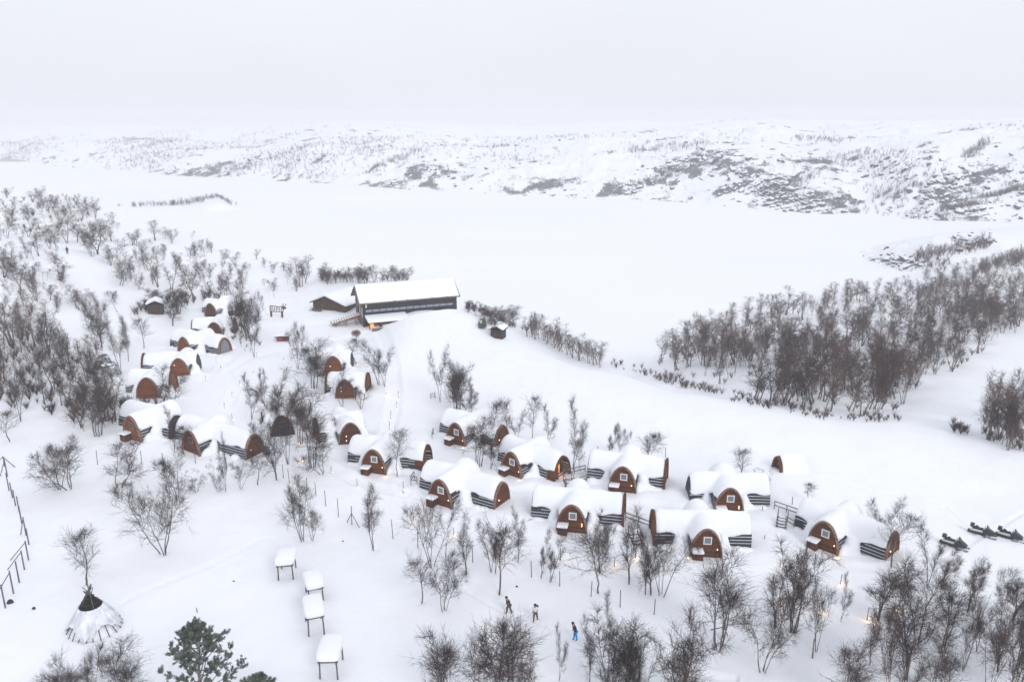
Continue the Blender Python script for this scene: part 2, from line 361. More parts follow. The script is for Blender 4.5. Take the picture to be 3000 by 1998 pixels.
# ---------------------------------------------------------------- birch prototypes
def seg_mesh(segs):
    """segs: (p0, p1, r0, r1, k) -> V, F arrays"""
    Vs, Fs, off = [], [], 0
    for k in (3, 5, 6):
        S = [s for s in segs if s[4] == k]
        if not S: continue
        a = np.array([s[0] for s in S]); b = np.array([s[1] for s in S]); r0 = np.array([s[2] for s in S]); r1 = np.array([s[3] for s in S])
        d = b - a; d /= np.linalg.norm(d, axis=1, keepdims=True) + 1e-9
        ref = np.where(np.abs(d[:, 2:3]) < 0.9, np.array([[0, 0, 1.0]]), np.array([[1.0, 0, 0]]))
        u = np.cross(d, ref); u /= np.linalg.norm(u, axis=1, keepdims=True) + 1e-9; v = np.cross(d, u)
        th = np.arange(k) * 2 * math.pi / k
        ring = u[:, None] * np.cos(th)[None, :, None] + v[:, None] * np.sin(th)[None, :, None]
        V = np.concatenate([a[:, None] + ring * r0[:, None, None], b[:, None] + ring * r1[:, None, None]], 1)
        n = len(S); base = off + np.arange(n)[:, None] * 2 * k; i = np.arange(k)[None]; j = (np.arange(k)[None] + 1) % k
        F = np.stack([base + i, base + j, base + k + j, base + k + i], -1).reshape(-1, 4)
        Vs.append(V.reshape(-1, 3)); Fs.append(F); off += n * 2 * k
    return np.concatenate(Vs), np.concatenate(Fs)
def unit(v): return v / (np.linalg.norm(v) + 1e-9)
def grow(seed, form, fine=True):
    rs = np.random.RandomState(seed); tr, crn = [], []
    cfg = dict(m=(4, 17, .27, 14, .30), s=(2, 6, .22, 19, .26), r=(1, 5, .34, 24, .32), d=(6, 10, .20, 12, .22), v=(3, 24, .26, 12, .32), b=(6, 32, .30, 6, .08))[form]
    nst, spread, blen, nb, start = cfg; H = 8.0
    nsub, ntw = (8, 5) if fine else (5, 2)
    tw_r = 0.0085 if fine else 0.0125
    def walk(p, d, L, n, wob, up):
        out = [p]; 
        for i in range(n):
            d = unit(d + rs.normal(0, wob, 3) + np.array([0, 0, up])); p = p + d * L / n; out.append(p)
        return out
    def at(pl, t):
        f = t * (len(pl) - 1); i = min(int(f), len(pl) - 2); f -= i
        return pl[i] * (1 - f) + pl[i + 1] * f, unit(pl[i + 1] - pl[i])
    for s_ in range(nst):
        az = rs.rand() * 6.28 if nst < 3 else s_ * 6.28 / nst + rs.normal(0, .4); lean = R(spread) * (0.35 + .8 * rs.rand())
        d = np.array([math.cos(az) * math.sin(lean), math.sin(az) * math.sin(lean), math.cos(lean)])
        hs = H * (1 if s_ == 0 else .62 + .38 * rs.rand()); base = np.array([math.cos(az), math.sin(az), 0]) * (0 if nst == 1 else .05 + .22 * rs.rand()); base[2] = -0.35
        st = walk(base, d, hs, 9, .10, .05); r0 = (0.092 if nst < 3 else 0.062) * (0.8 + .4 * rs.rand())
        if form == 'b': r0 *= .6
        for i in range(9):
            f0 = 1 - i / 9; f1 = 1 - (i + 1) / 9
            (tr if i < 7 else crn).append((st[i], st[i + 1], max(r0 * f0 ** .9, .012), max(r0 * f1 ** .9, .010), 5))
        for b_ in range(nb):
            t = start + (1 - start) * ((b_ + rs.rand()) / nb) ** .9; t = min(t, .98); p, sd = at(st, t)
            az2 = rs.rand() * 6.28; el = R(26 + 32 * rs.rand())
            o = unit(np.cross(sd, [math.cos(az2), math.sin(az2), .1])); bd = unit(sd * math.sin(el) + o * math.cos(el))
            prof = (math.sin(math.pi * min(1, .18 + .86 * (t - start) / (1 - start))) ** .7) if form in 'rmv' else (1.12 - .75 * t)
            L = H * blen * (.55 + .6 * rs.rand()) * max(prof, .22)
            br = walk(p, bd, L, 5, .19, .10); rb = max(r0 * (1 - t) * .5, .016)
            for i in range(5): (tr if (i < 2 and rb > .045) else crn).append((br[i], br[i + 1], max(rb * (1 - i / 5), .011), max(rb * (1 - (i + 1) / 5), .009), 3))
            for c_ in range(nsub):
                t2 = .12 + .88 * (c_ + rs.rand()) / nsub; p2, d2 = at(br, min(t2, .99))
                dd = unit(d2 + rs.normal(0, .55, 3) + np.array([0, 0, .10])); L2 = L * (.28 + .34 * rs.rand()) + .25
                sb = walk(p2, dd, L2, 3, .16, .05)
                for i in range(3): crn.append((sb[i], sb[i + 1], tw_r * (1.35 - .3 * i), tw_r * (1.05 - .25 * i), 3))
                for e_ in range(ntw):
                    p3, d3 = at(sb, .15 + .85 * rs.rand()); d3 = unit(d3 + rs.normal(0, .60, 3)); L3 = .35 + .65 * rs.rand()
                    q = p3 + d3 * L3; crn.append((p3, q, tw_r * .9, tw_r * .45, 3))
    V1, F1 = seg_mesh(tr); V2, F2 = seg_mesh(crn)
    top = np.percentile(V2[:, 2], 99.8); wd = np.percentile(V2[:, 0], 98.5) - np.percentile(V2[:, 0], 1.5)
    return V1, F1, V2, F2, float(top), float(wd)
PROTO = {}
for form in 'msrdvb':
    for k in range(3 if form in 'msrd' else 2):
        g = grow(11 + 37 * k + ord(form), form, True)
        PROTO[(form, k)] = (np_mesh('trunk', g[0], g[1], M['bark'], link=False), np_mesh('crown', g[2], g[3], M['twig'], link=False), g[4], g[5])
LOW = []; LOWB = []
for i, form in enumerate('msrdssms'):
    g = grow(500 + i, form, False)
    V = np.concatenate([g[0], g[2]]); F = np.concatenate([g[1], g[3] + len(g[0])]); mi = np.zeros(len(F), np.int32); mi[:len(g[1])] = 1
    me_ = np_mesh('birch_tree', V, F, M['twigfar'], link=False); me_.materials.append(M['barkfar']); me_.polygons.foreach_set('material_index', mi)
    LOW.append((V, F, g[4], g[5], me_, mi))
RNG = random.Random(5)
WORD = dict(m='several-stemmed', s='slender', r='round-crowned', d='dense', v='forked', b='bushy')
NTREE = [0]
def birch(px, py, top, wpx, form, k=None, group='bare birches around the cabins', what=None, lean=0.0):
    b = P(px, py) if py < 1998 else plane_pt(px, py, 0.0)
    if py >= 1998: b.z = gz(b.x, b.y)
    h = max(top_z(b.y, top) - b.z, 0.8); wm = wpx * depth(b) / FPX
    k = RNG.randrange(3 if form in 'msrd' else 2) if k is None else k
    tm, cm, T, Wd = PROTO[(form, k)]
    WELLS.append((b.x, b.y, .55, -.22)); WELLS.append((b.x + .2, b.y + .3, 1.6, .12))
    e = empty('birch_tree', b, RNG.uniform(0, 6.28), cat='tree', group=group)
    sx = min(max(wm / Wd, .35 * h / T), 1.65 * h / T); e.scale = (sx, sx, h / T)
    if lean: e.rotation_euler = (0, R(lean), 0)
    for nm, me in (('trunk', tm), ('crown', cm)):
        o = bpy.data.objects.new(nm, me); COL.objects.link(o); o.parent = e
    size = 'tall' if h > 8.5 else ('small' if h < 4.5 else 'mid-sized')
    describe(e, what or f'{size} {WORD[form]} bare birch', px, py); NTREE[0] += 1
    return e
# ---------------------------------------------------------------- cabins
def arch(a, H, n=26, z0=0.0):
    """rounded, slightly pointed arch outline from left foot over the apex to the right foot"""
    zs = [z0 + (H - z0) * math.sin(math.pi / 2 * i / (n / 2)) for i in range(n // 2 + 1)]
    xs = [a * (1 - (z / H) ** 2.35) ** 0.60 if z < H else 0.0 for z in zs]
    L = [(-x, z) for x, z in zip(xs, zs)]; Rr = [(x, z) for x, z in zip(xs[:-1], zs[:-1])][::-1]
    return L + Rr
def half_at(a, H, z): return a * (1 - min(z / H, 1) ** 2.35) ** 0.60
def half_sn(a, H, z): return a * (1 - min(z / H, 1) ** 2.5) ** 0.50
def band(mb, o, ex, ey, ez, pout, pin, d0, d1):
    o = Vector(o); ex = Vector(ex); ey = Vector(ey); ez = Vector(ez); n = len(mb.v); k = len(pout)
    for d in (d0, d1):
        for poly in (pout, pin):
            for (x, y) in poly: mb.v.append(tuple(o + ex * x + ey * y + ez * d))
    for i in range(k - 1):
        j = i + 1
        mb.f += [(n + i, n + j, n + k + j, n + k + i), (n + 2*k + i, n + 3*k + i, n + 3*k + j, n + 2*k + j), (n + i, n + 2*k + i, n + 2*k + j, n + j), (n + k + i, n + k + j, n + 3*k + j, n + 3*k + i)]
    mb.f += [(n, n + k, n + 3*k, n + 2*k), (n + k - 1, n + 3*k - 1, n + 4*k - 1, n + 2*k - 1)]
def barrel(mb, o, ex, ez, A, H, l0, l1, rows=4, pitch=0.38, ledges=None, rng=random, cut=(0, 0)):
    """vault along ez: smooth core plus overlapping side boards; ledges gets the snow lying on each board"""
    o = Vector(o); ex = Vector(ex); ez = Vector(ez); ey = Vector((0, 0, 1))
    core = arch(A - .12, H - .12); mb.prism(core, o, ex, ey, ez, l0 + .02 + cut[0], l1 - .02 - cut[1])
    for sgn in (-1, 1):
        for r in range(rows):
            z0 = .02 + r * pitch; z1 = z0 + pitch * .80; x0 = half_at(A, H, z0); x1 = half_at(A, H, z1)
            mb.prism([(sgn * (x0 - .16), z0), (sgn * (x0 + .04), z0), (sgn * (x1 + .01), z1), (sgn * (x1 - .16), z1)], o, ex, ey, ez, l0, l1)
            if ledges is not None and (l1 - l0) > .6:
                n = max(2, int((l1 - l0) / 1.1)); 
                for i in range(n):
                    if rng.random() < .12: continue
                    a = l0 + (l1 - l0) * i / n + .0; b = l0 + (l1 - l0) * (i + 1) / n + .003 * (i % 2)
                    hh = pitch * (.19 + .12 * rng.random())
                    ledges.prism([(sgn * (x1 - .14), z1 + .002), (sgn * (x1 + .015), z1 + .002), (sgn * (x1 - .02), z1 + hh), (sgn * (x1 - .14), z1 + hh)], o, ex, ey, ez, a, b)
def snow_vault(mb, o, ex, ez, A, H, l0, l1, th, thtop, zs, rng, nl=None):
    """thick snow shell over a vault, its lower edge wandering around height zs, ends rounded"""
    o = Vector(o); ex = Vector(ex); ez = Vector(ez); nl = nl or max(6, int((l1 - l0) / .55)); K = 18; n0 = len(mb.v)
    ph = rng.random() * 9
    for i in range(nl + 1):
        t = i / nl; d = l0 + (l1 - l0) * t; e = min(t, 1 - t) * (l1 - l0); rr = min(1, .45 + .55 * math.sqrt(min(e / .5, 1)))
        tt = thtop * rr * (1 + .16 * math.sin(d * .9 + ph) + .08 * math.sin(d * 2.3 + ph * 2)); ts = th * rr
        outer = []; inner = []
        for j in range(K + 1):
            zl = zs + .13 * math.sin(d * 1.3 + ph * (1 + (j > K / 2))) + .07 * math.sin(d * 3.1 + ph)
            u = abs(j / K * 2 - 1); s_ = -1 if j < K / 2 else 1
            z = H - (H - zl) * u ** 1.8; x = half_sn(A, H, z) * s_
            k = 1 - u; zo = z + ts * .3 + (tt - ts * .3) * k ** .8; xo = x + s_ * ts * (u ** .7)
            if u > .97: zo -= .04
            outer.append(o + ex * xo + Vector((0, 0, zo)) + ez * d); inner.append(o + ex * x * .93 + Vector((0, 0, z - .10)) + ez * d)
        for p in outer + inner[::-1]: mb.v.append(tuple(p))
    m_ = 2 * (K + 1)
    for i in range(nl):
        for j in range(m_):
            a = n0 + i * m_ + j; b = n0 + i * m_ + (j + 1) % m_; mb.f.append((a, b, b + m_, a + m_))
    mb.f.append(tuple(n0 + j for j in range(m_ - 1, -1, -1))); mb.f.append(tuple(n0 + nl * m_ + j for j in range(m_)))
CABINS = {}
LIGHTS = []
def point(loc, power, col=(1, .62, .30), r=.12, parent=None, name='lamp_light'):
    l = bpy.data.lights.new(name, 'POINT'); l.energy = power; l.color = col; l.shadow_soft_size = r
    o = bpy.data.objects.new(name, l); COL.objects.link(o); o.location = loc
    if parent is not None: o.parent = parent
    return o
def cabin(key, L, Rb, lend, rend, label, wood='wood', window=True, porch=True, W=None, lights=((1.25, 1.15),), glow=None,
          lgable=None, rgable=None, lgood=False, dome=True, back=2.2, Pd=2.3, slatz=1.72, zoff=0.0, Ll=None, Lr=None):
    rng = random.Random(hash(key) % 1000 if not isinstance(key, int) else key)
    a = P(*L); b = P(*Rb); mid = (a + b) / 2; v = b - a; v.z = 0; rz = math.atan2(v.y, v.x)
    meas = v.length; W = W or min(max(meas * 1.05, 3.5), 3.85); s = W / 3.6
    z = min(a.z, b.z, gz(mid.x, mid.y)) - 0.05 + zoff
    ux = Vector((math.cos(rz), math.sin(rz), 0))
    Ll = Ll or min(max(-(P(*lend) - mid).dot(ux) / s, 2.6), 7.5); Lr = Lr or min(max((P(*rend) - mid).dot(ux) / s, 2.6), 8.5)
    print('cabin', key, 'W %.2f' % meas, 'yaw %.0f' % math.degrees(rz), 'L %.1f R %.1f' % (Ll, Lr), 'z %.1f' % z)
    root = empty('cabin', (mid.x, mid.y, z), rz, label, 'cabin', 'snow-covered vaulted wooden cabins'); root.scale = (s, s, s)
    A, H = 1.8, 3.70; X = Vector((1, 0, 0)); Y = Vector((0, 1, 0)); Z = Vector((0, 0, 1))
    Aw, Hw = 1.72, 3.28; yc = Pd + Aw
    fm = M[wood]
    # front vault and its wall
    led = MB(); fb = MB(); barrel(fb, (0, 0, 0), X, Y, A - .04, H - .04, 0.22, yc, 5, .37, led, rng); fb.build('front_vault', M['slat'], root, extra=(led, M['snowcap'])); led = MB()
    fw = MB().prism(arch(A - .1, H - .1), (0, 0, 0), X, Z, Y, .16, .215).build('front_wall', fm, root)
    tr = MB(); band(tr, (0, 0, 0), X, Z, Y, arch(A + .02, H + .03), arch(A - .12, H - .14), -.12, .24); tr.build('arch_trim', M['trim'], root)
    # wings
    wg = MB(); barrel(wg, (0, yc, 0), Y, X, Aw, Hw, -Ll, Lr, 5, .37, led, rng, (1.25 if lgable == 'open' else 0, 1.25 if rgable == 'open' else 0)); wg.build('side_wings', M['slat'], root, extra=(led, M['snowcap']))
    for sgn, ln, kind in ((-1, Ll, lgable), (1, Lr, rgable)):
        proud = kind in ('blade', 'wood', 'open', 'glass', 'pink')
        if kind is None: continue
        xo = sgn * ln; E = Vector((sgn, 0, 0))
        gw = MB()
        if kind == 'open':
            gw.prism(arch(Aw - .12, Hw - .12), (xo, yc, 0), Y, Z, E, -1.22, -1.16); g = gw.build('gable_wall', M['wood3'], root)
            MB().box((xo - sgn * 1.12, yc + .45, 1.0), (.08, .7, 1.3)).build('lit_doorway', M['fire'], g)
            point((xo - sgn * .45, yc + .1, .9), 5, (1, .30, .05), .15, g)
            MB().box((xo - sgn * .5, yc - 1.0, 1.1), (1.1, .07, 1.7), rz=.25 * sgn).build('door', M['trim'], g)
            tb = MB(); band(tb, (xo, yc, 0), Y, Z, E, arch(Aw + .10, Hw + .12), arch(Aw - .08, Hw - .10), -1.2, .16); tb.build('gable_trim', M['wood'], root)
            MB().box((xo + sgn * .3, yc, .08), (2.2, 3.0, .14)).build('terrace', M['trim'], root)
        else:
            gw.prism(arch(Aw - .02, Hw - .02), (xo, yc, 0), Y, Z, E, .02, .07); g = gw.build('gable_wall', fm if kind != 'glass' else M['wood2'], root)
            if kind == 'glass':
                MB().prism(arch(Aw - .55, Hw - .75), (xo, yc, .35), Y, Z, E, .075, .11).build('glazing', M['glass'], g)
            hi = .50 if kind == 'blade' else .14
            tb = MB(); band(tb, (xo, yc, 0), Y, Z, E, arch(Aw + hi * .75, Hw + hi), arch(Aw - .05, Hw - .08), -.06, .20)
            tb.build('gable_trim', M['wood'] if kind == 'blade' else M['trim'], root)
            if kind == 'wood':
                for (yy, zz) in ((-.75, 1.25),): MB().blob((xo + sgn * .14, yc + yy, zz), (.05, .05, .08)).build('wall_lamp', M['lamp'], g)
    # snow
    sb = MB(); snow_vault(sb, (0, yc, 0), Y, X, Aw, Hw, -Ll + .06, Lr - .06, .30, .60, slatz, rng)
    snow_vault(sb, (0, 0, 0), X, Y, A, H, .05, yc + Aw + back - .8, .14, .27, slatz + .35, rng)
    if dome: sb.blob((.2, yc + 1.3, 2.2), (1.8, 2.1, 2.35), 14, 8)
    for sx_ in (-1, 1):                       # snow banked into the corners between front vault and wings
        q_ = rng.uniform(.85, 1.15); sb.blob((sx_ * (A + .50), Pd + .05, .15), (.95 * q_, 1.15 * q_, 1.75 * q_), 14, 8); sb.blob((sx_ * (A + .1), Pd - .9, -.2), (.7, 1.3, 1.2 * q_), 12, 8)
    for sx_, LL in ((-1, Ll), (1, Lr)):           # low uneven bank along the foot of each wing
        for k_ in range(3):
            xx_ = sx_ * (A + .9 + (LL - A - 1.1) * (k_ + rng.random() * .6) / 3); sb.blob((xx_, Pd - .15 - .3 * rng.random(), -.25), (.7 + .7 * rng.random(), .75, .55 + .45 * rng.random()), 12, 7)
    # drift leaning against the back
    sb.prism([(-Aw - 3.2, -.6), (Aw * .2, -.6), (Aw * .2, 2.6), (-Aw - .4, 1.7)], (0, yc, 0), -Y, Z, X, -Ll + (1.5 if lgable == 'open' else .4), Lr - (1.5 if rgable == 'open' else .4))
    so_ = sb.build('snow_cover', M['snowcap'], root, smooth=True)
    rm = so_.modifiers.new('remesh', 'REMESH'); rm.mode = 'VOXEL'; rm.voxel_size = 0.13; rm.use_smooth_shade = True
    sm = so_.modifiers.new('smooth', 'SMOOTH'); sm.iterations = 7; sm.factor = 0.6
    # window, porch, lamps
    if window:
        fr = MB(); cx, cz, h = .12, 2.22, .40
        for (dx, dz, sx, sz) in ((0, h, .92, .10), (0, -h, .92, .10), (-h, 0, .10, .70), (h, 0, .10, .70)): fr.box((cx + dx, .11, cz + dz), (sx, .10, sz))
        f = fr.build('window', M['white'] if window is True else M['trim'], root)
        MB().box((cx, .135, cz), (.72, .04, .72)).build('pane', M['glass'] if window is True else M['glassd'], f)
    if porch:
        pb = MB().box((-.98, -.32, .52), (1.12, .95, 1.04)); po = pb.build('entry_porch', M['wood3'], root)
        MB().box((-.66, -.812, .48), (.44, .04, .82)).build('door', M['wood'], po)
        c = MB().box((-.98, -.36, 1.20), (1.30, 1.15, .26)).build('snow_slab', M['snowcap'], po, smooth=True)
        bv = c.modifiers.new('bevel', 'BEVEL'); bv.width = .11; bv.segments = 3
    for (lx, lz) in lights: MB().blob((lx, .10, lz), (.05, .04, .08)).build('wall_lamp', M['lamp'], root)
    if glow: point((glow, -.55, .45), 4.5, (1, .55, .22), .15, root)
    for dx, dy, rr, hh in ((-(Ll + 1.6) , 1.2, 1.8, .3), ((Lr + 1.6), 1.4, 1.9, .3), (-Ll * .55, Pd - 2.6, 1.5, .25), (Lr * .6, Pd - 2.7, 1.6, .25)):
        px_, py_ = mid.x + s * (ux.x * dx - ux.y * dy), mid.y + s * (ux.y * dx + ux.x * dy); NEWB.append((px_, py_, rr, hh))
    CABINS[key] = root
    return root
NEWB = []
cabin(1, (2022,1631), (2112,1637), (1918,1605), (2201,1612), 'square-on front-row cabin, white window, porch, dark red blade at its left end', lgable='blade', glow=-2.0, rgable=None, dome=False)
cabin(2, (2095,1505), (2174,1510), (2022,1478), (2267,1508), 'right domed cabin facing straight ahead with a railing at its right end', lights=((1.2,1.2),(1.2,.95)), glow=-1.95)
cabin(3, (2373,1598), (2444,1626), (2324,1545), (2586,1650), 'rightmost angled cabin, white window, second brown gable among the birches', rgable='wood', dome=False, glow=1.9)
cabin(4, (1631,1556), (1716,1566), (1554,1518), (1822,1552), 'red-bladed orange-brown cabin, the blade rising at its right end', rgable='blade', lights=((1.2,1.3),(1.2,1.05)), dome=False)
cabin(5, (1786,1438), (1859,1448), (1716,1414), (1942,1442), 'long cabin with a snow dome and railings to its left', rgable='blade', lights=((1.15,1.15),))
cabin(6, (1473,1388), (1521,1403), (1451,1358), (1632,1410), 'angled cabin whose wide right gable glows orange beside railings', rgable='open', dome=False, glow=1.9)
cabin(7, (1261,1473), (1317,1491), (1233,1428), (1440,1500), 'twin-gabled cabin in the middle with a plain wide brown right gable', rgable='wood')
cabin(8, (1063,1385), (1127,1393), (1018,1358), (1244,1378), 'angled cabin whose narrow right doorway glows fire-orange', rgable='open', dome=False, glow=1.95)
cabin(9, (1309,1298), (1361,1310), (1276,1278), (1452,1310), 'uppermost small angled cabin, second brown gable behind a birch', rgable='wood', dome=False, glow=1.9)
cabin(10, (998,1307), (1058,1300), (930,1290), (1080,1275), 'maroon windowless cabin partly behind the snow roof of another cabin', wood='wood3', window=False, porch=False, lights=((-.6,1.6),(-.6,.9)), lgable='blade', dome=False, Lr=3.0)
cabin(11, (984,1171), (1041,1171), (957,1155), (1073,1152), 'lower of two stacked brown windowless cabins behind a forked birch', wood='wood2', window=False, porch=False, lights=((-.7,2.2),(-.7,1.6)), rgable='blade', lgable='blade', glow=2.4, dome=False)
cabin(12, (953,1098), (1003,1098), (925,1088), (1030,1082), 'upper of two stacked brown windowless cabins, foot hidden by snow', wood='wood2', window=False, porch=False, lights=((-.6,1.7),))
cabin(13, (812,1284), (846,1280), (780,1268), (872,1268), 'dark snowed-in cabin barely seen through dense birches', wood='dark', window='dark', porch=False, lights=(), Ll=2.6, Lr=2.6, dome=False)
cabin(14, (402,1170), (469,1170), (376,1150), (513,1140), 'broad windowless orange-brown cabin front near the left thicket', wood='wood2', window=False, porch=False, lights=(), rgable='blade', dome=False)
cabin(15, (499,1103), (555,1103), (447,1068), (578,1086), 'bright orange-brown cabin overlapped by the snow roof before it', wood='wood2', window=False, porch=False, lights=((-.8,2.3),), lgable='blade', dome=False)
cabin(16, (523,1036), (560,1042), (500,1015), (642,1040), 'cabin with half-buried front and a glazed gable on its right', wood='wood2', window=False, porch=False, lights=(), rgable='glass', dome=False)
cabin(17, (612,992), (648,990), (574,975), (683,985), 'cabin with narrow lit left gable and dark right end board', wood='wood3', window=False, porch=False, lights=((-.6,1.2),), lgable='wood', rgable='blade', dome=False)
cabin(18, (604,930), (634,934), (585,918), (693,930), 'topmost cabin of the left cluster with oval brown right gable', wood='wood3', window=False, porch=False, lights=(), rgable='wood')
cabin(19, (358,1281), (421,1302), (312,1262), (505,1290), 'wide snow-laden left cabin with dark pale-framed window and snowy porch', window='dark', wood='wood2', lights=(), dome=False)
cabin(20, (537,1323), (584,1337), (495,1300), (716,1352), 'long cabin with faded red front and tall plain brown right gable', window='dark', porch=False, rgable='wood', lights=())
BUMPS.extend(NEWB)

# ---------------------------------------------------------------- ground, lake, far hills
az = np.concatenate([np.linspace(R(-80), R(-40), 60, endpoint=False), np.linspace(R(-40), R(40), 880, endpoint=False), np.linspace(R(40), R(80), 61)])
rr = np.concatenate([np.linspace(3, 40, 30, endpoint=False), np.exp(np.linspace(math.log(40), math.log(700), 570))])

rl = np.exp(np.linspace(math.log(90), math.log(3000), 60)); al = np.linspace(R(-62), R(62), 120)
polar_sheet('frozen_lake', rl, al, lambda X, Y: LAKE_Z + 0.08 * fbm(X / 60, Y / 60, 2), M['lake'])
wp = [plane_pt(x, y, LAKE_Z + .25) for (x, y) in ((-700, 476), (60, 474), (118, 471), (105, 463), (40, 462), (-700, 463))]
tag(MB().prism([(p.x, p.y) for p in wp], (0, 0, LAKE_Z), (1, 0, 0), (0, 1, 0), (0, 0, 1), .20, .25).build('open_water', mat('open_water', (0.20, 0.25, 0.33), 0.3, 0.5)), kind='structure')
SH = [(-1500,462),(-600,462),(0,464),(60,466),(100,470),(150,484),(320,497),(535,516),(816,529),(1083,548),(1274,561),(1500,573),(1733,586),(1988,593),(2256,618),(2485,631),(2714,650),(3000,658),(3600,680),(4500,700)]
_ha = np.array([math.atan((x - 1500) / FPX) for x, y in SH]); _hd = np.array([math.hypot(*plane_pt(x, y, LAKE_Z).xy) for x, y in SH])
def hills(X, Y):
    r = np.sqrt(X * X + Y * Y); A = np.arctan2(X, Y); s = r - np.interp(A, _ha, _hd) + 16 * fbm(A * 9, r * 0 + 3, 2) + 5 * fbm(X / 30, Y / 30, 2)
    left = 1 - sstep(-.60, -.28, A); far = sstep(R(-31.0), R(-28.5), A)
    rise = (.78 + .42 * sstep(-.12, .30, A) + .35 * fbm(A * 5 + 2, r * 0, 2)) * (36 + 9 * fbm(A * 7, r / 500, 3)) * (1 - np.exp(-(np.maximum(s, 0) / (75 + 90 * left)) ** 1.3)) + 10 * (1 - np.exp(-np.maximum(s, 0) / 500)) - 26 * sstep(900, 3000, s)
    rise = rise * (0.80 + 0.2 * far) + np.clip(s, -40, 0) * .25
    und = 13 * fbm(X / 210, Y / 260, 4) + 7 * np.abs(fbm(X / 75, Y / 95, 4))
    rk = sstep(-.1, .35, fbm(X / 120 + 40, Y / 150, 3) + .35 * sstep(-.15, .45, A))
    crag = (np.abs(fbm(X / 26, Y / 30, 5)) * 7 + np.abs(fbm(X / 8, Y / 9, 3)) * 3.0) * (.25 + .75 * rk)
    k = sstep(0, 70, s)
    z = LAKE_Z + rise + (und - 1.5) * k + crag * sstep(0, 50, s) * (1 - .6 * sstep(300, 900, s))
    return np.where(z > 26, 26 + 17 * np.tanh((z - 26) / 17), z)
hm = bpy.data.materials.new('hillside'); hm.use_nodes = True; t = hm.node_tree; b = t.nodes['Principled BSDF']; b.inputs['Roughness'].default_value = .8
ge = t.nodes.new('ShaderNodeNewGeometry'); sx_ = t.nodes.new('ShaderNodeSeparateXYZ'); t.links.new(ge.outputs['Normal'], sx_.inputs[0])
c_ = t.nodes.new('ShaderNodeTexCoord'); n1 = t.nodes.new('ShaderNodeTexNoise'); n1.inputs['Scale'].default_value = .055; n1.inputs['Detail'].default_value = 10; n1.inputs['Roughness'].default_value = .82
t.links.new(c_.outputs['Object'], n1.inputs['Vector'])
n3 = t.nodes.new('ShaderNodeTexNoise'); n3.inputs['Scale'].default_value = .008; n3.inputs['Detail'].default_value = 3; t.links.new(c_.outputs['Object'], n3.inputs['Vector'])
at_ = t.nodes.new('ShaderNodeAttribute'); at_.attribute_name = 'stone'
n1.inputs['Scale'].default_value = .5
q1 = t.nodes.new('ShaderNodeMath'); q1.operation = 'MULTIPLY_ADD'; q1.inputs[1].default_value = 2.8; t.links.new(n1.outputs['Fac'], q1.inputs[0]); t.links.new(at_.outputs['Fac'], q1.inputs[2])
mr = t.nodes.new('ShaderNodeMapRange'); mr.inputs['From Min'].default_value = 1.56; mr.inputs['From Max'].default_value = 1.36
t.links.new(q1.outputs[0], mr.inputs['Value'])
xx = t.nodes.new('ShaderNodeMix'); xx.data_type = 'RGBA'; xx.inputs['A'].default_value = (.07, .075, .085, 1); xx.inputs['B'].default_value = (.86, .885, .935, 1)
t.links.new(mr.outputs[0], xx.inputs['Factor']); t.links.new(xx.outputs['Result'], b.inputs['Base Color'])
ah = np.linspace(R(-46), R(46), 1500); rh = np.exp(np.linspace(math.log(430), math.log(6000), 620))
hl = polar_sheet('hills', rh, ah, hills, hm)
SP = [(2095,470,60,20,260,2,7,-.10),(2000,500,70,18,200,2,6,-.5),(1900,545,60,14,110,1.5,5,-.1),(2180,500,45,16,140,2,6,.4),(2260,540,50,20,150,2,6,.3),(2190,560,60,12,110,2,5,0),(2320,600,60,14,150,2,5,0),(2420,585,60,20,150,2,5,-.2),(2480,625,50,8,60,1.5,4,.1),
  (2560,500,70,22,110,1.5,5,0),(2760,570,45,26,170,2,6,-.3),(2820,610,40,18,110,2,6,.2),(2900,530,60,28,150,2,6,.1),(2960,600,30,26,110,2,6,0),(2720,640,40,6,50,1.5,4,.1),(2360,470,90,14,80,1.5,4,0),(1720,580,90,6,70,1.2,3.5,.1),(1600,560,90,12,70,1.2,3.5,0),
  (1200,540,45,12,190,1.5,5,-.25),(1120,530,30,10,70,1.5,4,-.3),(1260,500,50,12,60,1.5,4,0),(1000,540,60,6,50,1.2,3.5,.1),(790,462,35,7,70,2,6,-.15),(560,500,60,8,80,1.5,5,-.2),(640,512,70,5,60,1.2,4,.05),(420,500,80,6,50,1.2,4,.05),(1450,545,90,14,60,1.2,3.5,0)]
_co = np.empty(len(hl.data.vertices) * 3, np.float32); hl.data.vertices.foreach_get('co', _co); _co = _co.reshape(-1, 3).astype(float)
_dz = _co[:, 2] - CAM_Z; _dd = _co[:, 1] * cp - _dz * sp; _px = 1500 + FPX * _co[:, 0] / _dd; _py = 999 - FPX * (_co[:, 1] * sp + _dz * cp) / _dd
_D = .30 * np.exp(-((_py - 520) / 75) ** 2) + .12 * sstep(1800, 2700, _px)
for (cx, cy_, sx, sy, n, s0, s1, sl) in SP: _D = _D + np.minimum(n / 190, 1) * np.exp(-.5 * ((_px - cx) / (sx * 1.1)) ** 2 - .5 * ((_py - cy_ - (_px - cx) * sl) / (sy * 1.15)) ** 2)
_s = np.hypot(_co[:, 0], _co[:, 1]) - np.interp(np.arctan2(_co[:, 0], _co[:, 1]), _ha, _hd)
_n = .75 * fbm(_co[:, 0] / 30, _co[:, 1] / 34, 4) + 1.0 * fbm(_co[:, 0] / 9 + 5, _co[:, 1] / 9, 4)
_st = _n + .62 * np.minimum(_D, 1.15) - .62 - .4 * sstep(350, 900, _s)
at_ = hl.data.attributes.new('stone', 'FLOAT', 'POINT'); at_.data.foreach_set('value', _st.astype(np.float32))
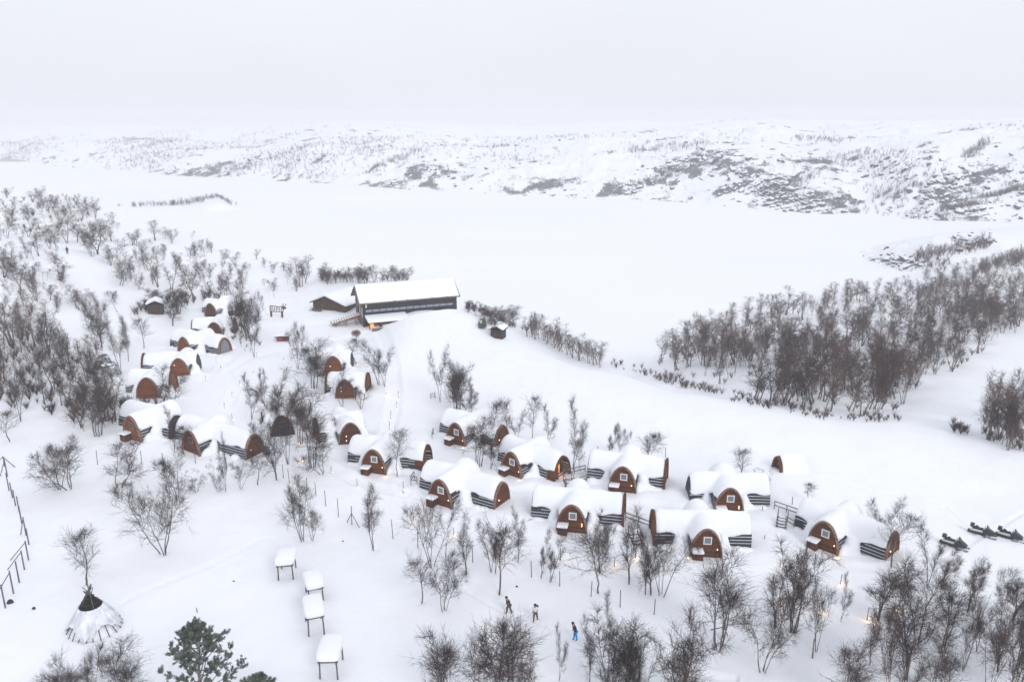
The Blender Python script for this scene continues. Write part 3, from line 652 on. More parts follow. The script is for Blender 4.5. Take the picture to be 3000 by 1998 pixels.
# rocks on the near point, same stone
# ---------------------------------------------------------------- main building
def main_building():
    A0 = plane_pt(1066, 958, 0.0); ez_ = top_z(A0.y, 892)
    B = plane_pt(1337, 876, ez_); C = plane_pt(1024, 866, ez_)
    u = Vector((B.x - A0.x, B.y - A0.y, 0)); Lm = u.length + .6; u = Vector((math.cos(R(21)), math.sin(R(21)), 0)); v = Vector((-u.y, u.x, 0))
    Wm = 9.0; print('building L %.1f W %.1f eave %.2f' % (Lm, Wm, ez_), 'rot %.0f' % math.degrees(math.atan2(u.y, u.x)))
    mid = A0 + v * (Wm / 2); rz_ = top_z(mid.y, 839) ; print('ridge', rz_)
    root = empty('main_building', A0, math.atan2(u.y, u.x), 'large charcoal timber building with snow-covered roof and long blue window band', 'building')
    X = Vector((1, 0, 0)); Y = Vector((0, 1, 0)); Z = Vector((0, 0, 1)); e = ez_; rg = min(rz_, e + 4.6)
    pm = plank_mat('charcoal_cladding', (.022, .020, .024), (.055, .045, .048), .2, 'Z'); gm = plank_mat('grey_brown_cladding', (.10, .075, .06), (.20, .155, .125), .22, 'X')
    gm2 = plank_mat('grey_brown_gable', (.10, .078, .065), (.19, .15, .125), .25, 'Y')
    MB().box((Lm / 2, Wm / 2, e / 2 - .5), (Lm - .1, Wm - .1, e + 1)).build('wall', pm, root)
    MB().prism([(0.02, -1.2), (Wm - .02, -1.2), (Wm - .02, e), (Wm / 2, rg - .25), (.02, e)], (0, 0, 0), Y, Z, X, -.06, .05).build('gable_wall', gm2, root)
    MB().prism([(0.02, -1.2), (Wm - .02, -1.2), (Wm - .02, e), (Wm / 2, rg - .25), (.02, e)], (Lm, 0, 0), Y, Z, X, -.05, .06).build('gable_wall', gm2, root)
    e += .35; ov = .45; sl_ = (rg - e) / (Wm / 2)
    def roofp(t0, t1): return [(-ov, e - ov * sl_ + t0), (Wm / 2, rg + t0), (Wm + ov, e - ov * sl_ + t0), (Wm + ov, e - ov * sl_ + t1), (Wm / 2, rg + t1), (-ov, e - ov * sl_ + t1)]
    rf = MB().prism(roofp(-.08, .16), (0, 0, 0), Y, Z, X, -1.0, Lm + .8).build('roof', M['pole'], root)
    sn = MB(); n0 = 24
    for i in range(n0): 
        x0 = -.85 + (Lm + 1.5) * i / n0; x1 = -.85 + (Lm + 1.5) * (i + 1) / n0
        sn.prism([(-ov - .05, e - ov * sl_ + .17), (Wm / 2, rg + .17), (Wm + ov, e - ov * sl_ + .17), (Wm + ov, e - ov * sl_ + .42), (Wm / 2 + .6, rg + .38), (Wm / 2 - .5, rg + .40 + .06 * math.sin(i * 1.7)), (-ov - .15 - .14 * math.sin(i * 2.1), e - ov * sl_ + .40 + .08 * math.sin(i * 1.3))], (0, 0, 0), Y, Z, X, x0, x1)
    so_ = sn.build('snow_cover', M['snowcap'], rf, smooth=True); rm = so_.modifiers.new('r', 'REMESH'); rm.mode = 'VOXEL'; rm.voxel_size = .16; rm.use_smooth_shade = True
    sm = so_.modifiers.new('s', 'SMOOTH'); sm.iterations = 6
    zb = e - 1.95                                                    # window band
    nb = 13
    for i in range(nb):
        x0 = .5 + (Lm - 1.4) * i / nb; x1 = .5 + (Lm - 1.4) * (i + 1) / nb
        f = MB().box(((x0 + x1) / 2, -.01, zb), (x1 - x0, .10, .95)).build('window', M['dark'], root)
        MB().box(((x0 + x1) / 2, -.05, zb), (x1 - x0 - .18, .06, .52)).build('pane', M['glassb'], f)
    MB().box((Lm / 2 - .2, -.16, zb - .53), (Lm - 1.0, .30, .08)).build('window_sill', M['dark'], root)
    MB().box((.10, -.06, e / 2), (.22, .16, e)).build('corner_board', M['dark'], root)
    MB().box((.72, -.09, e - .75), (.25, .06, .9)).build('wall_lamp', M['white'], root)
    # gable: tall door and window at upper level, lower window
    dd = MB().box((-.10, Wm * .56, 2.85), (.10, .55, 2.6)).build('door', M['glassd'], root)
    wdw = MB().box((-.10, Wm * .40, 3.1), (.10, .75, 2.0)).build('window', M['white'], root); MB().box((-.15, Wm * .40, 3.1), (.05, .55, 1.8)).build('pane', M['glassb'], wdw)
    w2 = MB().box((-.10, .85, 3.1), (.10, .55, 1.9)).build('window', M['white'], root); MB().box((-.15, .85, 3.1), (.05, .40, 1.7)).build('pane', M['glassb'], w2)
    # lean-to with glowing terrace
    lx0, lx1, ly = .6, 9.2, 3.6
    an = MB().box(((lx0 + lx1) / 2 + 1.2, -ly / 2 - .06, .8), (lx1 - lx0 - 2.2, ly - .6, 1.9)).build('lean_to', M['dark'], root)
    sl2 = MB().prism([(.05, 2.25), (-ly - .5, 1.75), (-ly - .55, 2.1), (-ly - .2, 2.25), (.0, 2.75)], (0, 0, 0), Y, Z, X, lx0 - .3, lx1 + .3)
    o_ = sl2.build('snow_cover', M['snowcap'], an, smooth=True); bv = o_.modifiers.new('b', 'BEVEL'); bv.width = .16; bv.segments = 3
    MB().prism([(.0, 2.12), (-ly - .5, 1.62), (-ly - .5, 1.74), (.0, 2.24)], (0, 0, 0), Y, Z, X, lx0 - .3, lx1 + .3).build('eaves_board', M['dark'], an)
    for x_ in (lx0, 3.4, 6.2): MB().box((x_, -ly - .2, .75), (.18, .18, 1.75)).build('post', M['trim'], root)
    MB().box((1.35, -ly + .9, .9), (.8, .12, .8)).build('lit_panel', M['fire'], root)
    point((1.6, -ly - .5, 1.0), 8, (1, .40, .12), .3, root); point((.2, -1.2, 1.3), 4, (1, .42, .14), .2, root)
    MB().box(((lx0 + lx1) / 2 - 1.2, -ly - 1.6, .1), (5.8, .14, 1.5)).build('terrace_screen', M['pole'], root)
    # stair bridge rising to the upper door
    st = empty('stair_bridge', root.matrix_world @ Vector((0, 0, 0)), 0)
    st.location = A0; st.rotation_euler = (0, 0, math.atan2(u.y, u.x)); tag(st, 'broad wooden stair bridge with snow-striped treads rising to the building gable', 'stairs')
    yb = Wm * .50; hw = 1.25; x_far = -6.4; zt, zl = 1.75, .25
    for sy in (-1, 1): MB().bar((-.1, yb + sy * hw, zt), (x_far, yb + sy * hw, zl), .12, .55).build('stringer', M['trim'], st)
    tr_ = MB(); ns = MB()
    for i in range(11):
        t_ = (i + .5) / 11; x_ = -.1 + (x_far + .1) * t_; z_ = zt + (zl - zt) * t_ + .22
        tr_.box((x_, yb, z_), (.66, 2 * hw - .1, .08)); ns.box((x_ - .04, yb, z_ + .085), (.42, 2 * hw - .2, .09))
    tr_.build('treads', mat('fresh_boards', (.34, .20, .15), .8), st); ns.build('snow_strips', M['snowcap'], st)
    for x_ in (-.9, -3.2, -5.6):
        for sy in (-1, 1): MB().tube((x_, yb + sy * (hw - .1), -1.2), (x_, yb + sy * (hw - .1), zt + (zl - zt) * (-x_ / 6.4) - .2), .09).build('post', M['trim'], st)
    # low brown annexe
    a0 = plane_pt(918, 905, 0.2); b0 = plane_pt(1012, 921, 0.0); uu = Vector((b0.x - a0.x, b0.y - a0.y, 0)); La = uu.length; ang = math.atan2(uu.y, uu.x) ; print('annexe', La, math.degrees(ang))
    ax = empty('annexe', (a0.x, a0.y, gz(a0.x, a0.y) - .2), ang, 'low brown gabled annexe with shallow snow roof and woodpile left of the main building', 'building')
    he, hr, D = 1.9, 3.6, 12.0; bm = plank_mat('brown_cladding', (.045, .025, .018), (.10, .055, .035), .2, 'X')
    MB().prism([(0, -.8), (La, -.8), (La, he), (La * .42, hr), (0, he)], (0, 0, 0), X, Z, Y, 0, D).build('wall', bm, ax)
    k1 = (hr - he) / (La * .42); k2 = (hr - he) / (La * .58)
    MB().prism([(-.6, he - .6 * k1 + .02), (La * .42, hr + .02), (La + .6, he - .6 * k2 + .02), (La + .6, he - .6 * k2 + .18), (La * .42, hr + .18), (-.6, he - .6 * k1 + .18)], (0, 0, 0), X, Z, Y, -.6, D + .4).build('roof', M['dark'], ax)
    o_ = MB().prism([(-.55, he - .6 * k1 + .19), (La * .42, hr + .19), (La + .55, he - .6 * k2 + .19), (La + .7, he - .6 * k2 + .55), (La * .42 + .3, hr + .72), (La * .42 - .4, hr + .7), (-.7, he - .6 * k1 + .5)], (0, 0, 0), X, Z, Y, -.5, D + .4).build('snow_cover', M['snowcap'], ax, smooth=True)
    bv = o_.modifiers.new('b', 'BEVEL'); bv.width = .12; bv.segments = 2
    MB().box((2.9, -.04, .9), (.16, .06, 1.5)).build('corner_board', M['trim'], ax); MB().box((La - 2.2, -.04, .8), (.9, .06, 1.6)).build('door', M['wood3'], ax)
    wl = MB()
    rg_ = random.Random(3)
    for i in range(26): wl.tube((.2 + rg_.random() * 3.2, -1.0 - rg_.random() * .9, .15 + rg_.random() * .45), (.9 + rg_.random() * 3.2, -1.0 - rg_.random() * .9, .15 + rg_.random() * .4), .09)
    pw = P(945, 914); wo = wl.build('woodpile', M['pole']); wo.location = (a0.x, a0.y, gz(a0.x, a0.y) - .1); wo.rotation_euler = (0, 0, ang)
    tag(wo, 'jumbled pile of snowy logs at the foot of the brown annexe', 'woodpile')
M['glassb'] = mat('blue_glass', (.20, .26, .33), .12, .6)
main_building()
def hut(px, py, w_, d_, h_, name, label, cat, rz=0.3, wall='dark', snow=.45, roofslope=.25):
    p = P(px, py); e = empty(name, (p.x, p.y, p.z - .1), rz, label, cat)
    X = Vector((1, 0, 0)); Y = Vector((0, 1, 0)); Z = Vector((0, 0, 1))
    MB().box((0, 0, h_ / 2), (w_, d_, h_)).build('wall', M[wall], e)
    MB().prism([(-w_ / 2 - .3, h_ - .05), (0, h_ + w_ * roofslope), (w_ / 2 + .3, h_ - .05), (w_ / 2 + .3, h_ + .08), (0, h_ + w_ * roofslope + .13), (-w_ / 2 - .3, h_ + .08)], (0, 0, 0), X, Z, Y, -d_ / 2 - .3, d_ / 2 + .3).build('roof', M['dark'], e)
    o = MB().prism([(-w_ / 2 - .28, h_ + .09), (0, h_ + w_ * roofslope + .14), (w_ / 2 + .28, h_ + .09), (w_ / 2 + .34, h_ + .09 + snow), (0, h_ + w_ * roofslope + .14 + snow * 1.2), (-w_ / 2 - .34, h_ + .09 + snow)], (0, 0, 0), X, Z, Y, -d_ / 2 - .28, d_ / 2 + .28).build('snow_cover', M['snowcap'], e, smooth=True)
    bv = o.modifiers.new('b', 'BEVEL'); bv.width = .14; bv.segments = 3
    MB().box((w_ * .2, -d_ / 2 - .02, h_ * .42), (.7, .05, h_ * .8)).build('door', M['wood3'], e)
    return e
M['red'] = plank_mat('red_boards', (.20, .03, .03), (.33, .06, .06), .18)
hut(459, 917, 3.2, 2.6, 2.3, 'hut', 'little dark square hut with a snow cap among birches on the left slope', 'hut')
hut(1460, 988, 2.4, 2.2, 1.8, 'shed', 'dark shed with thick snow roof half hidden behind two pale birch stems past the mound', 'shed', -.35)
hut(829, 997, 2.3, 1.6, 1.0, 'crate', 'small red box with snow on its lid in the open snow', 'box', .05, 'red', .3, .05)
# half-buried hood on the ridge
def hood():
    p = P(2277, 1374); a = R(-74)
    e = empty('entrance_hood', (p.x, p.y, p.z - .7), a, 'lone brown wooden entrance hood half buried in a snow hump on the open slope', 'shelter')
    X = Vector((1, 0, 0)); Y = Vector((0, 1, 0)); Z = Vector((0, 0, 1))
    MB().prism(arch(.85, 2.3), (0, 0, 0), X, Z, Y, .25, .3).build('door_wall', M['wood3'], e)
    b_ = MB(); band(b_, (0, 0, 0), X, Z, Y, arch(1.05, 2.6), arch(.84, 2.3), -.25, .6); b_.build('arch_trim', M['wood'], e)
    MB().box((0, .22, 1.6), (.35, .05, .5)).build('window', M['white'], e)
    s_ = MB(); snow_vault(s_, (0, 0, 0), X, Y, 1.05, 2.4, .1, 3.6, .25, .4, .2, random.Random(4)); s_.blob((0, 3.0, .0), (1.3, 2.2, 1.3), 14, 8)
    o = s_.build('snow_cover', M['snowcap'], e, smooth=True); r = o.modifiers.new('r', 'REMESH'); r.mode = 'VOXEL'; r.voxel_size = .14; r.use_smooth_shade = True
    m = o.modifiers.new('s', 'SMOOTH'); m.iterations = 8
hood()
# ---------------------------------------------------------------- birches one by one: (x, y of foot, y of top, crown width, form)
TREES = [(888,1584,1405,160,'m'),(915,1583,1470,90,'v'),(1098,1610,1408,92,'s'),(1265,1660,1455,165,'m'),(1235,1765,1610,95,'r'),(1300,1787,1630,150,'m'),(1366,1682,1505,48,'s'),(1462,1740,1500,140,'r'),(1437,1675,1525,70,'s'),(1450,1680,1540,60,'s'),
(1516,1648,1490,60,'s'),(1585,1692,1545,46,'s'),(1612,1703,1548,70,'s'),(1753,1735,1525,160,'r'),(1757,1672,1500,60,'d'),(1842,1710,1485,60,'s'),(1891,1740,1560,55,'s'),(1905,1742,1570,60,'s'),(1937,1747,1560,165,'m'),(2105,1903,1625,140,'m'),(2233,1965,1745,195,'m'),(2320,1850,1588,140,'d'),(2268,1840,1640,80,'s'),
(2392,1905,1700,120,'m'),(2462,1818,1680,42,'s'),(1638,1990,1830,42,'s'),(1728,2000,1800,46,'s'),(1765,1922,1738,60,'s'),(1790,2060,1800,150,'d'),(1840,2075,1850,110,'d'),(1452,2085,1800,190,'m'),(1500,2090,1830,130,'r'),(1310,2075,1830,120,'m'),(1375,2070,1835,110,'r'),(1545,2090,1930,120,'m'),(1985,2080,1810,150,'d'),(1875,2090,1870,100,'m'),
(200,2085,1940,140,'m'),(265,2090,1880,130,'m'),(365,2080,1890,120,'m'),(2583,1575,1445,80,'s'),(2612,1658,1490,110,'r'),(2572,1815,1635,120,'s'),(2655,1990,1665,150,'s'),(2606,2080,1765,170,'m'),(2630,2085,1840,110,'s'),(2690,1885,1655,130,'r'),(2782,1802,1600,75,'s'),(2835,1790,1610,62,'s'),(2858,1772,1625,50,'s'),(2969,1818,1650,90,'s'),(2935,1830,1680,80,'m'),
(2820,1960,1775,120,'m'),(2892,2050,1760,130,'m'),(2965,2060,1740,130,'d'),(2762,2050,1890,75,'m'),(2480,2085,1880,110,'m'),(2715,2090,1850,120,'r'),(2862,1905,1735,80,'s'),(2992,1935,1750,90,'m'),(2922,1965,1800,85,'s'),(2648,1800,1640,70,'s'),(2762,1895,1725,85,'m'),(2552,1945,1805,75,'s'),(2715,1715,1535,75,'s'),(2760,1700,1590,60,'s'),(2167,1402,1313,100,'r'),(2207,1417,1375,45,'b'),(2243,1424,1378,55,'b'),(2368,1468,1410,56,'r'),(2068,1450,1407,38,'r'),(2090,1448,1415,32,'r'),(1677,1376,1165,68,'s'),(1700,1378,1285,50,'r'),
(1785,1342,1235,42,'s'),(1817,1344,1245,60,'m'),(1898,1354,1262,45,'v'),(1908,1357,1262,66,'r'),(1562,1304,1153,60,'r'),(1603,1300,1188,50,'s'),(1490,1287,1153,66,'r'),(1512,1292,1200,48,'s'),(1450,1302,1170,50,'r'),(1438,1372,1255,50,'s'),(1403,1367,1225,90,'m'),(1289,1175,1003,50,'s'),(1335,1199,1060,60,'d'),(1346,1220,1045,75,'m'),(1366,1224,1130,50,'s'),(1376,1224,1110,45,'s'),
(872,1080,945,82,'m'),(920,1138,995,95,'m'),(1042,1064,985,72,'r'),(1109,1128,990,66,'s'),(1127,1132,1010,55,'s'),(1002,1190,1075,75,'v'),(1058,1196,1120,90,'v'),(736,1228,1095,58,'s'),(778,1196,1068,40,'s'),(825,1262,1100,85,'d'),(845,1358,1160,110,'m'),(917,1371,1150,92,'m'),(946,1388,1285,85,'v'),(755,1420,1310,60,'r'),(707,1432,1340,66,'v'),(660,1442,1270,40,'s'),(810,1406,1240,62,'s'),(775,1330,1190,60,'s'),(880,1300,1140,70,'m'),
(1163,1392,1258,88,'r'),(1000,1292,1212,40,'s'),(507,1207,1085,130,'v'),(540,1330,1240,70,'r'),(510,1325,1190,55,'s'),(520,1458,1318,115,'m'),(482,1622,1405,235,'m'),(253,1711,1552,108,'r'),(178,1433,1290,150,'m'),(205,1432,1285,110,'v'),(351,1426,1285,105,'v'),(398,1478,1400,50,'r'),(470,1520,1420,55,'b'),(28,1293,1200,90,'r'),(288,1278,1118,110,'m'),
(358,1095,905,66,'s'),(375,1060,930,40,'s'),(282,1026,865,105,'m'),(300,1020,890,60,'s'),(421,1020,920,58,'r'),(507,954,870,45,'s'),(525,920,832,60,'d'),(722,990,835,70,'d'),(745,1042,900,45,'s'),(752,985,850,60,'m'),(690,985,880,55,'m'),(1465,965,888,70,'d'),(1500,955,895,55,'m'),(1440,950,905,45,'m'),(1420,935,890,35,'d'),
(1450,990,930,26,'s'),(1459,990,925,26,'s'),(1372,915,880,38,'d'),(1395,925,890,34,'m'),(640,1440,1350,60,'b'),(575,1440,1380,60,'b'),(500,930,850,40,'s'),(460,895,840,60,'d'),(60,1235,1040,70,'s')]
HILL = [(22,698,610,50),(75,640,595,30),(88,640,598,30),(137,665,595,26),(115,750,678,32),(147,730,668,30),(172,690,612,30),(198,713,640,42),(225,710,648,42),(270,752,645,56),(285,745,650,50),(310,705,640,50),(340,757,700,52),(323,778,722,34),(63,850,745,52),(107,882,770,48),(130,830,762,20),(178,822,745,46),(355,838,765,58),(400,720,672,40),(430,765,702,42),(455,705,645,46),(482,700,665,34),(505,703,675,34),(405,803,750,30),(465,842,732,42),(503,850,765,26),(570,750,705,30),(600,752,698,36),(570,875,772,48),(605,848,762,34),(648,862,786,40),(660,772,730,18),(690,777,728,30),(705,833,770,34),(725,797,765,26),(230,905,830,44),(563,708,676,16),(430,790,705,36),(588,820,735,38),(480,762,712,30),(620,740,700,26),(10,815,735,46),(35,660,600,30),(250,880,845,24),(190,640,600,26),(210,650,575,30),(165,610,570,26),(240,640,585,26),(280,628,608,18),(45,610,575,28),(95,590,560,24),(120,575,553,18),(20,580,548,24),(150,590,568,26),(195,585,565,34),(225,590,566,26),(245,592,575,20),(285,602,575,16),(130,980,880,46),(40,1000,880,52),(15,960,870,40),(345,915,850,36),(90,925,860,30),(610,905,840,34),(640,895,845,30),(500,880,842,24),(545,890,850,26),(750,760,730,26),(775,785,755,24),(800,800,765,28),(830,795,765,24),(850,810,770,34),(880,840,745,40),(895,830,745,34)]
for t_ in TREES: birch(*t_)
def small_birch(px, py, top, wpx, grp, what, k=None, cat='tree'):
    b = P(px, py); h = max(top_z(b.y, top) - b.z, 1.2); wm = wpx * depth(b) / FPX
    k = RNG.randrange(8) if k is None else k; V, F, T, Wd, me, _mi = LOW[k]
    o = bpy.data.objects.new('birch_tree', me); COL.objects.link(o); o.location = b; sx = min(max(wm / Wd, .4 * h / T), 2.2 * h / T)
    o.scale = (sx, sx, h / T); o.rotation_euler = (0, 0, RNG.uniform(0, 6.28)); tag(o, what, cat, grp); NTREE[0] += 1
    return o
G1 = 'bare birches scattered over the left hillside'
for (x, y, tp, w_) in HILL: describe(small_birch(x, y, tp, w_ * 1.1, G1, None), 'bare hillside birch', x, y)
def in_poly(x, y, poly):
    c = False; n = len(poly); j = n - 1
    for i in range(n):
        if (poly[i][1] > y) != (poly[j][1] > y) and x < (poly[j][0] - poly[i][0]) * (y - poly[i][1]) / (poly[j][1] - poly[i][1]) + poly[i][0]: c = not c
        j = i
    return c
def sample(poly, n, mind, rng, holes=()):
    xs = [p[0] for p in poly]; ys = [p[1] for p in poly]; out = []; tries = 0
    while len(out) < n and tries < n * 60:
        tries += 1; x = rng.uniform(min(xs), max(xs)); y = rng.uniform(min(ys), max(ys))
        if not in_poly(x, y, poly) or any(in_poly(x, y, h) for h in holes): continue
        if any(abs(x - a) < mind and abs(y - b) < mind * .6 for a, b in out): continue
        out.append((x, y))
    return out
FOREST = [(1905,1065),(2000,1000),(2060,965),(2150,935),(2290,895),(2480,862),(2700,835),(2800,820),(3010,800),(3010,965),(2900,1000),(2870,1060),(2760,1100),(2680,1180),(2640,1225),(2450,1215),(2280,1195),(2150,1165),(2080,1120),(1990,1110)]
holes = [[(2330,930),(2400,960),(2390,1000),(2350,1000),(2320,960)],[(2730,905),(2800,900),(2800,930),(2740,935)],[(2380,1010),(2480,1005),(2500,1035),(2400,1040)],[(2150,1130),(2250,1100),(2300,1130),(2200,1160)]]
THICK = [(0,1000),(60,985),(140,1020),(250,1060),(320,1150),(345,1240),(300,1262),(240,1265),(180,1225),(90,1205),(0,1200)]
EDGE = [(2850,1250),(3010,1210),(3010,1325),(2940,1320),(2880,1290)]
LEFTHILL = [(0,590),(120,590),(300,640),(480,700),(640,780),(900,830),(880,870),(700,880),(560,850),(430,840),(330,900),(180,930),(0,930)]
HB = [(940,835),(1190,835),(1190,826),(940,815)]
SHORE = [(1540,985),(1600,1010),(1690,1055),(1770,1083),(1760,1068),(1650,1030),(1560,972)]
rng = random.Random(21)
cand = []
for (poly, n, md, hp, wp_, g, wh, hl_) in [(THICK, 44, 15, (95, 170), .34, 'packed birches of the dark thicket on the left', 'bare thicket birch', ()),
        (LEFTHILL, 110, 13, (26, 62), .6, 'bare birches scattered over the left hillside', 'bare hillside birch', [[(150,735),(330,790),(380,860),(300,900),(200,850)],[(430,870),(700,870),(700,1000),(430,1000)]]),
        (EDGE, 20, 9, (130, 190), .34, 'birches at the right edge beside the snow gully', 'bare gully birch', ()),
        (HB, 26, 7, (40, 62), .7, 'birches in a row behind the main building', 'bare background birch', ()),
        (SHORE, 26, 9, (55, 95), .5, 'birches on the shore side past the mound', 'bare shore birch', ()),
        (FOREST, 310, 10, None, .50, 'birches of the wood above the inlet', 'bare wood birch', holes),
        ([(2600,850),(2760,800),(2850,770),(3010,735),(3010,960),(2850,980),(2700,900)], 120, 8, None, .7, 'birches of the wood above the inlet', 'bare wood birch', ())]:
    for (x, y) in sample(poly, n, md, rng, hl_):
        if hp: h = rng.uniform(*hp) * .9
        else: h = (36 + (y - 820) * .26) * rng.uniform(.7, 1.2)
        cand.append((y, x, h, h * wp_ * rng.uniform(.8, 1.3), g, wh))
cand.sort(reverse=True); nmax = 296 - NTREE[0]; print('trees so far', NTREE[0], 'cands', len(cand))
rest = []
for i, (y, x, h, w_, g, wh) in enumerate(sorted(cand, key=lambda c: -c[2])):
    if i < nmax: describe(small_birch(x, y, y - h, w_, g, None, k=RNG.choice([1, 2, 3, 5, 6, 7, 0])), wh, x, y)
    else: rest.append((y, x, h, w_))
def merged(name, items, label, thin=1, mt='twigfar', kind='stuff', cat='trees', lows=None):
    Vs, Fs, Ms, off = [], [], [], 0
    for (b, h, wm) in items:
        V, F, T, Wd, _, mi = LOW[RNG.randrange(8)] if lows is None else lows[RNG.randrange(len(lows))]; sx = min(max(wm / Wd, .4 * h / T), 2.2 * h / T); a = RNG.uniform(0, 6.28)
        F_ = F
        if thin > 1:
            nf = len(F) // 3; keep = np.zeros(len(F), bool); keep[::1] = True
        c, s = math.cos(a) * sx, math.sin(a) * sx
        W_ = np.stack([V[:, 0] * c - V[:, 1] * s + b[0], V[:, 0] * s + V[:, 1] * c + b[1], V[:, 2] * h / T + b[2]], -1)
        Vs.append(W_.astype(np.float32)); Fs.append(F_ + off); off += len(V); Ms.append(mi)
    o = np_mesh(name, np.concatenate(Vs), np.concatenate(Fs), M[mt]); o.data.materials.append(M['barkfar']); o.data.polygons.foreach_set('material_index', np.concatenate(Ms)); return tag(o, label, cat, kind=kind)
its = []
for (y, x, h, w_) in rest:
    b = P(x, y); its.append((b, max(top_z(b.y, y - h) - b.z, 1.5), w_ * depth(b) / FPX))
merged('birch_wood', its, 'smaller bare birches of the brown wood above the inlet and of the left hillside')
# very light tree shapes for undergrowth and the far shore
def tiny(seed, n=26, r=.035):
    rs = np.random.RandomState(seed); S = []
    for i in range(n):
        a = rs.rand() * 6.28; b0 = np.array([0, 0, rs.rand() * .8]); d = unit(np.array([math.cos(a) * .55, math.sin(a) * .55, .8 + rs.rand()])); L = 1.6 + rs.rand() * 2.4
        S.append((b0, b0 + d * L, r, r * .4, 3))
        for j in range(5):
            p = b0 + d * L * (.35 + .6 * rs.rand()); e = unit(d + rs.normal(0, .6, 3)); S.append((p, p + e * (.4 + .6 * rs.rand()), r * .6, r * .3, 3))
    V, F = seg_mesh(S); return (V, F, 4.0, 3.2, None, np.zeros(len(F), np.int32))
TINY = [tiny(i) for i in range(5)]; TINYF = [tiny(20 + i, 7, .05) for i in range(5)]
bush = []
rb = random.Random(77)
for poly, n, hh in [([(1780,1072),(1900,1105),(1985,1135),(2060,1150),(2040,1130),(1930,1090),(1800,1060)], 60, (.7, 2.0)), (THICK, 110, (1.0, 3.0)), (FOREST, 260, (.8, 2.2)), ([(1352,900),(1440,940),(1540,985),(1545,975),(1450,925),(1360,890)], 34, (1.5, 3.5)),
        ([(560,960),(780,1040),(760,1000),(690,960),(600,930)], 30, (.6, 1.6)), ([(380,930),(560,900),(660,880),(640,850),(420,890)], 70, (.8, 2.2)), ([(2780,1230),(2830,1260),(2840,1300),(2790,1270)], 16, (1, 2)), (EDGE, 50, (.8, 2)), ([(940,828),(1200,826),(1200,815),(940,805)], 40, (1.5, 3)),
        ([(0,560),(290,598),(330,640),(120,700),(0,640)], 60, (.8, 2.4)), ([(350,1180),(500,1180),(470,1215),(350,1215)], 30, (1, 2.2)), ([(2150,1150),(2450,1215),(2650,1225),(2640,1240),(2440,1236),(2140,1178)], 110, (.5, 1.3)), ([(1900,1100),(2100,1140),(2120,1160),(1950,1128)], 40, (.8, 1.8))]:
    for (x, y) in sample(poly, n, 2, rb): b = P(x, y); h = rb.uniform(*hh); bush.append((b, h, h * .9))
merged('undergrowth', bush, 'thin bare willow and birch scrub poking through the snow between the trees', lows=TINY, cat='scrub')
# far shore: loose birch stands on the hills, denser in gullies
far = []; rf_ = np.random.RandomState(9)
n_try = 30000; A_ = rf_.uniform(R(-36), R(36), n_try); S_ = rf_.gamma(1.5, 95, n_try); r_ = np.interp(A_, _ha, _hd) + 4 + S_
X_ = r_ * np.sin(A_); Y_ = r_ * np.cos(A_); dens = fbm(X_ / 90 + 11, Y_ / 110, 4); dens2 = fbm(X_ / 400 + 3, Y_ / 300 + 8, 2)
keep = (dens + .5 * dens2 + .25 * rf_.randn(n_try)) > .42; Z_ = hills(X_, Y_)
for x, y, z in list(zip(X_[keep], Y_[keep], Z_[keep]))[:6000]: far.append(((x, y, z - .3), rf_.uniform(2.4, 5.2), rf_.uniform(1.8, 3.4)))
# marked gully stands (photo pixel bands)
for (x0, y0, x1, y1, n) in [(1085,510,1240,440,150),(570,455,340,405,10),(1835,448,2075,425,130),(2330,408,2470,416,90),(2830,470,2890,420,100),(420,400,620,375,60),(660,420,900,350,90),(2750,640,2990,560,220),(1850,560,2000,500,120),(2560,590,2700,560,60),(330,455,560,400,120),(2300,560,2400,520,50)]:
    for i in range(n):
        t_ = rf_.rand(); px_ = x0 + (x1 - x0) * t_ + rf_.normal(0, 10); py_ = y0 + (y1 - y0) * t_ + rf_.normal(0, 5); d = ray(px_, py_)
        tt = np.arange(430, 3500, 6.0); g = hills(d[0] * tt, d[1] * tt); bl = CAM_Z + d[2] * tt < g
        if bl.any(): i0 = int(np.argmax(bl)); far.append(((d[0] * tt[i0], d[1] * tt[i0], g[i0] - .3), rf_.uniform(3, 6), rf_.uniform(2, 3.5)))
print('far trees', len(far))
merged('far_woods', far, 'thin birch woods dotted over the rocky far shore and its gullies', lows=TINYF, cat='woods')
# islet strip and spit trees
isl = []
for (x0, y0, x1, y1, n, h0) in [(340,606,362,606,5,2.5),(383,606,560,600,60,4),(500,603,600,592,36,5),(575,592,640,578,40,4),(640,578,690,608,36,4),(2680,760,2900,715,150,4),(2700,790,2780,770,40,3),(2860,800,3000,760,90,5)]:
    for i in range(n):
        t_ = rb.random(); px_ = x0 + (x1 - x0) * t_ + rb.gauss(0, 3); py_ = y0 + (y1 - y0) * t_ + rb.gauss(0, 1.0 if y0 < 620 else 9); b = P(px_, py_); isl.append((b, h0 * rb.uniform(.6, 1.3), h0 * .7))
merged('shore_scrub', isl, 'low dark birch scrub along the snowy spit and the islet in the lake', lows=TINYF, cat='scrub')

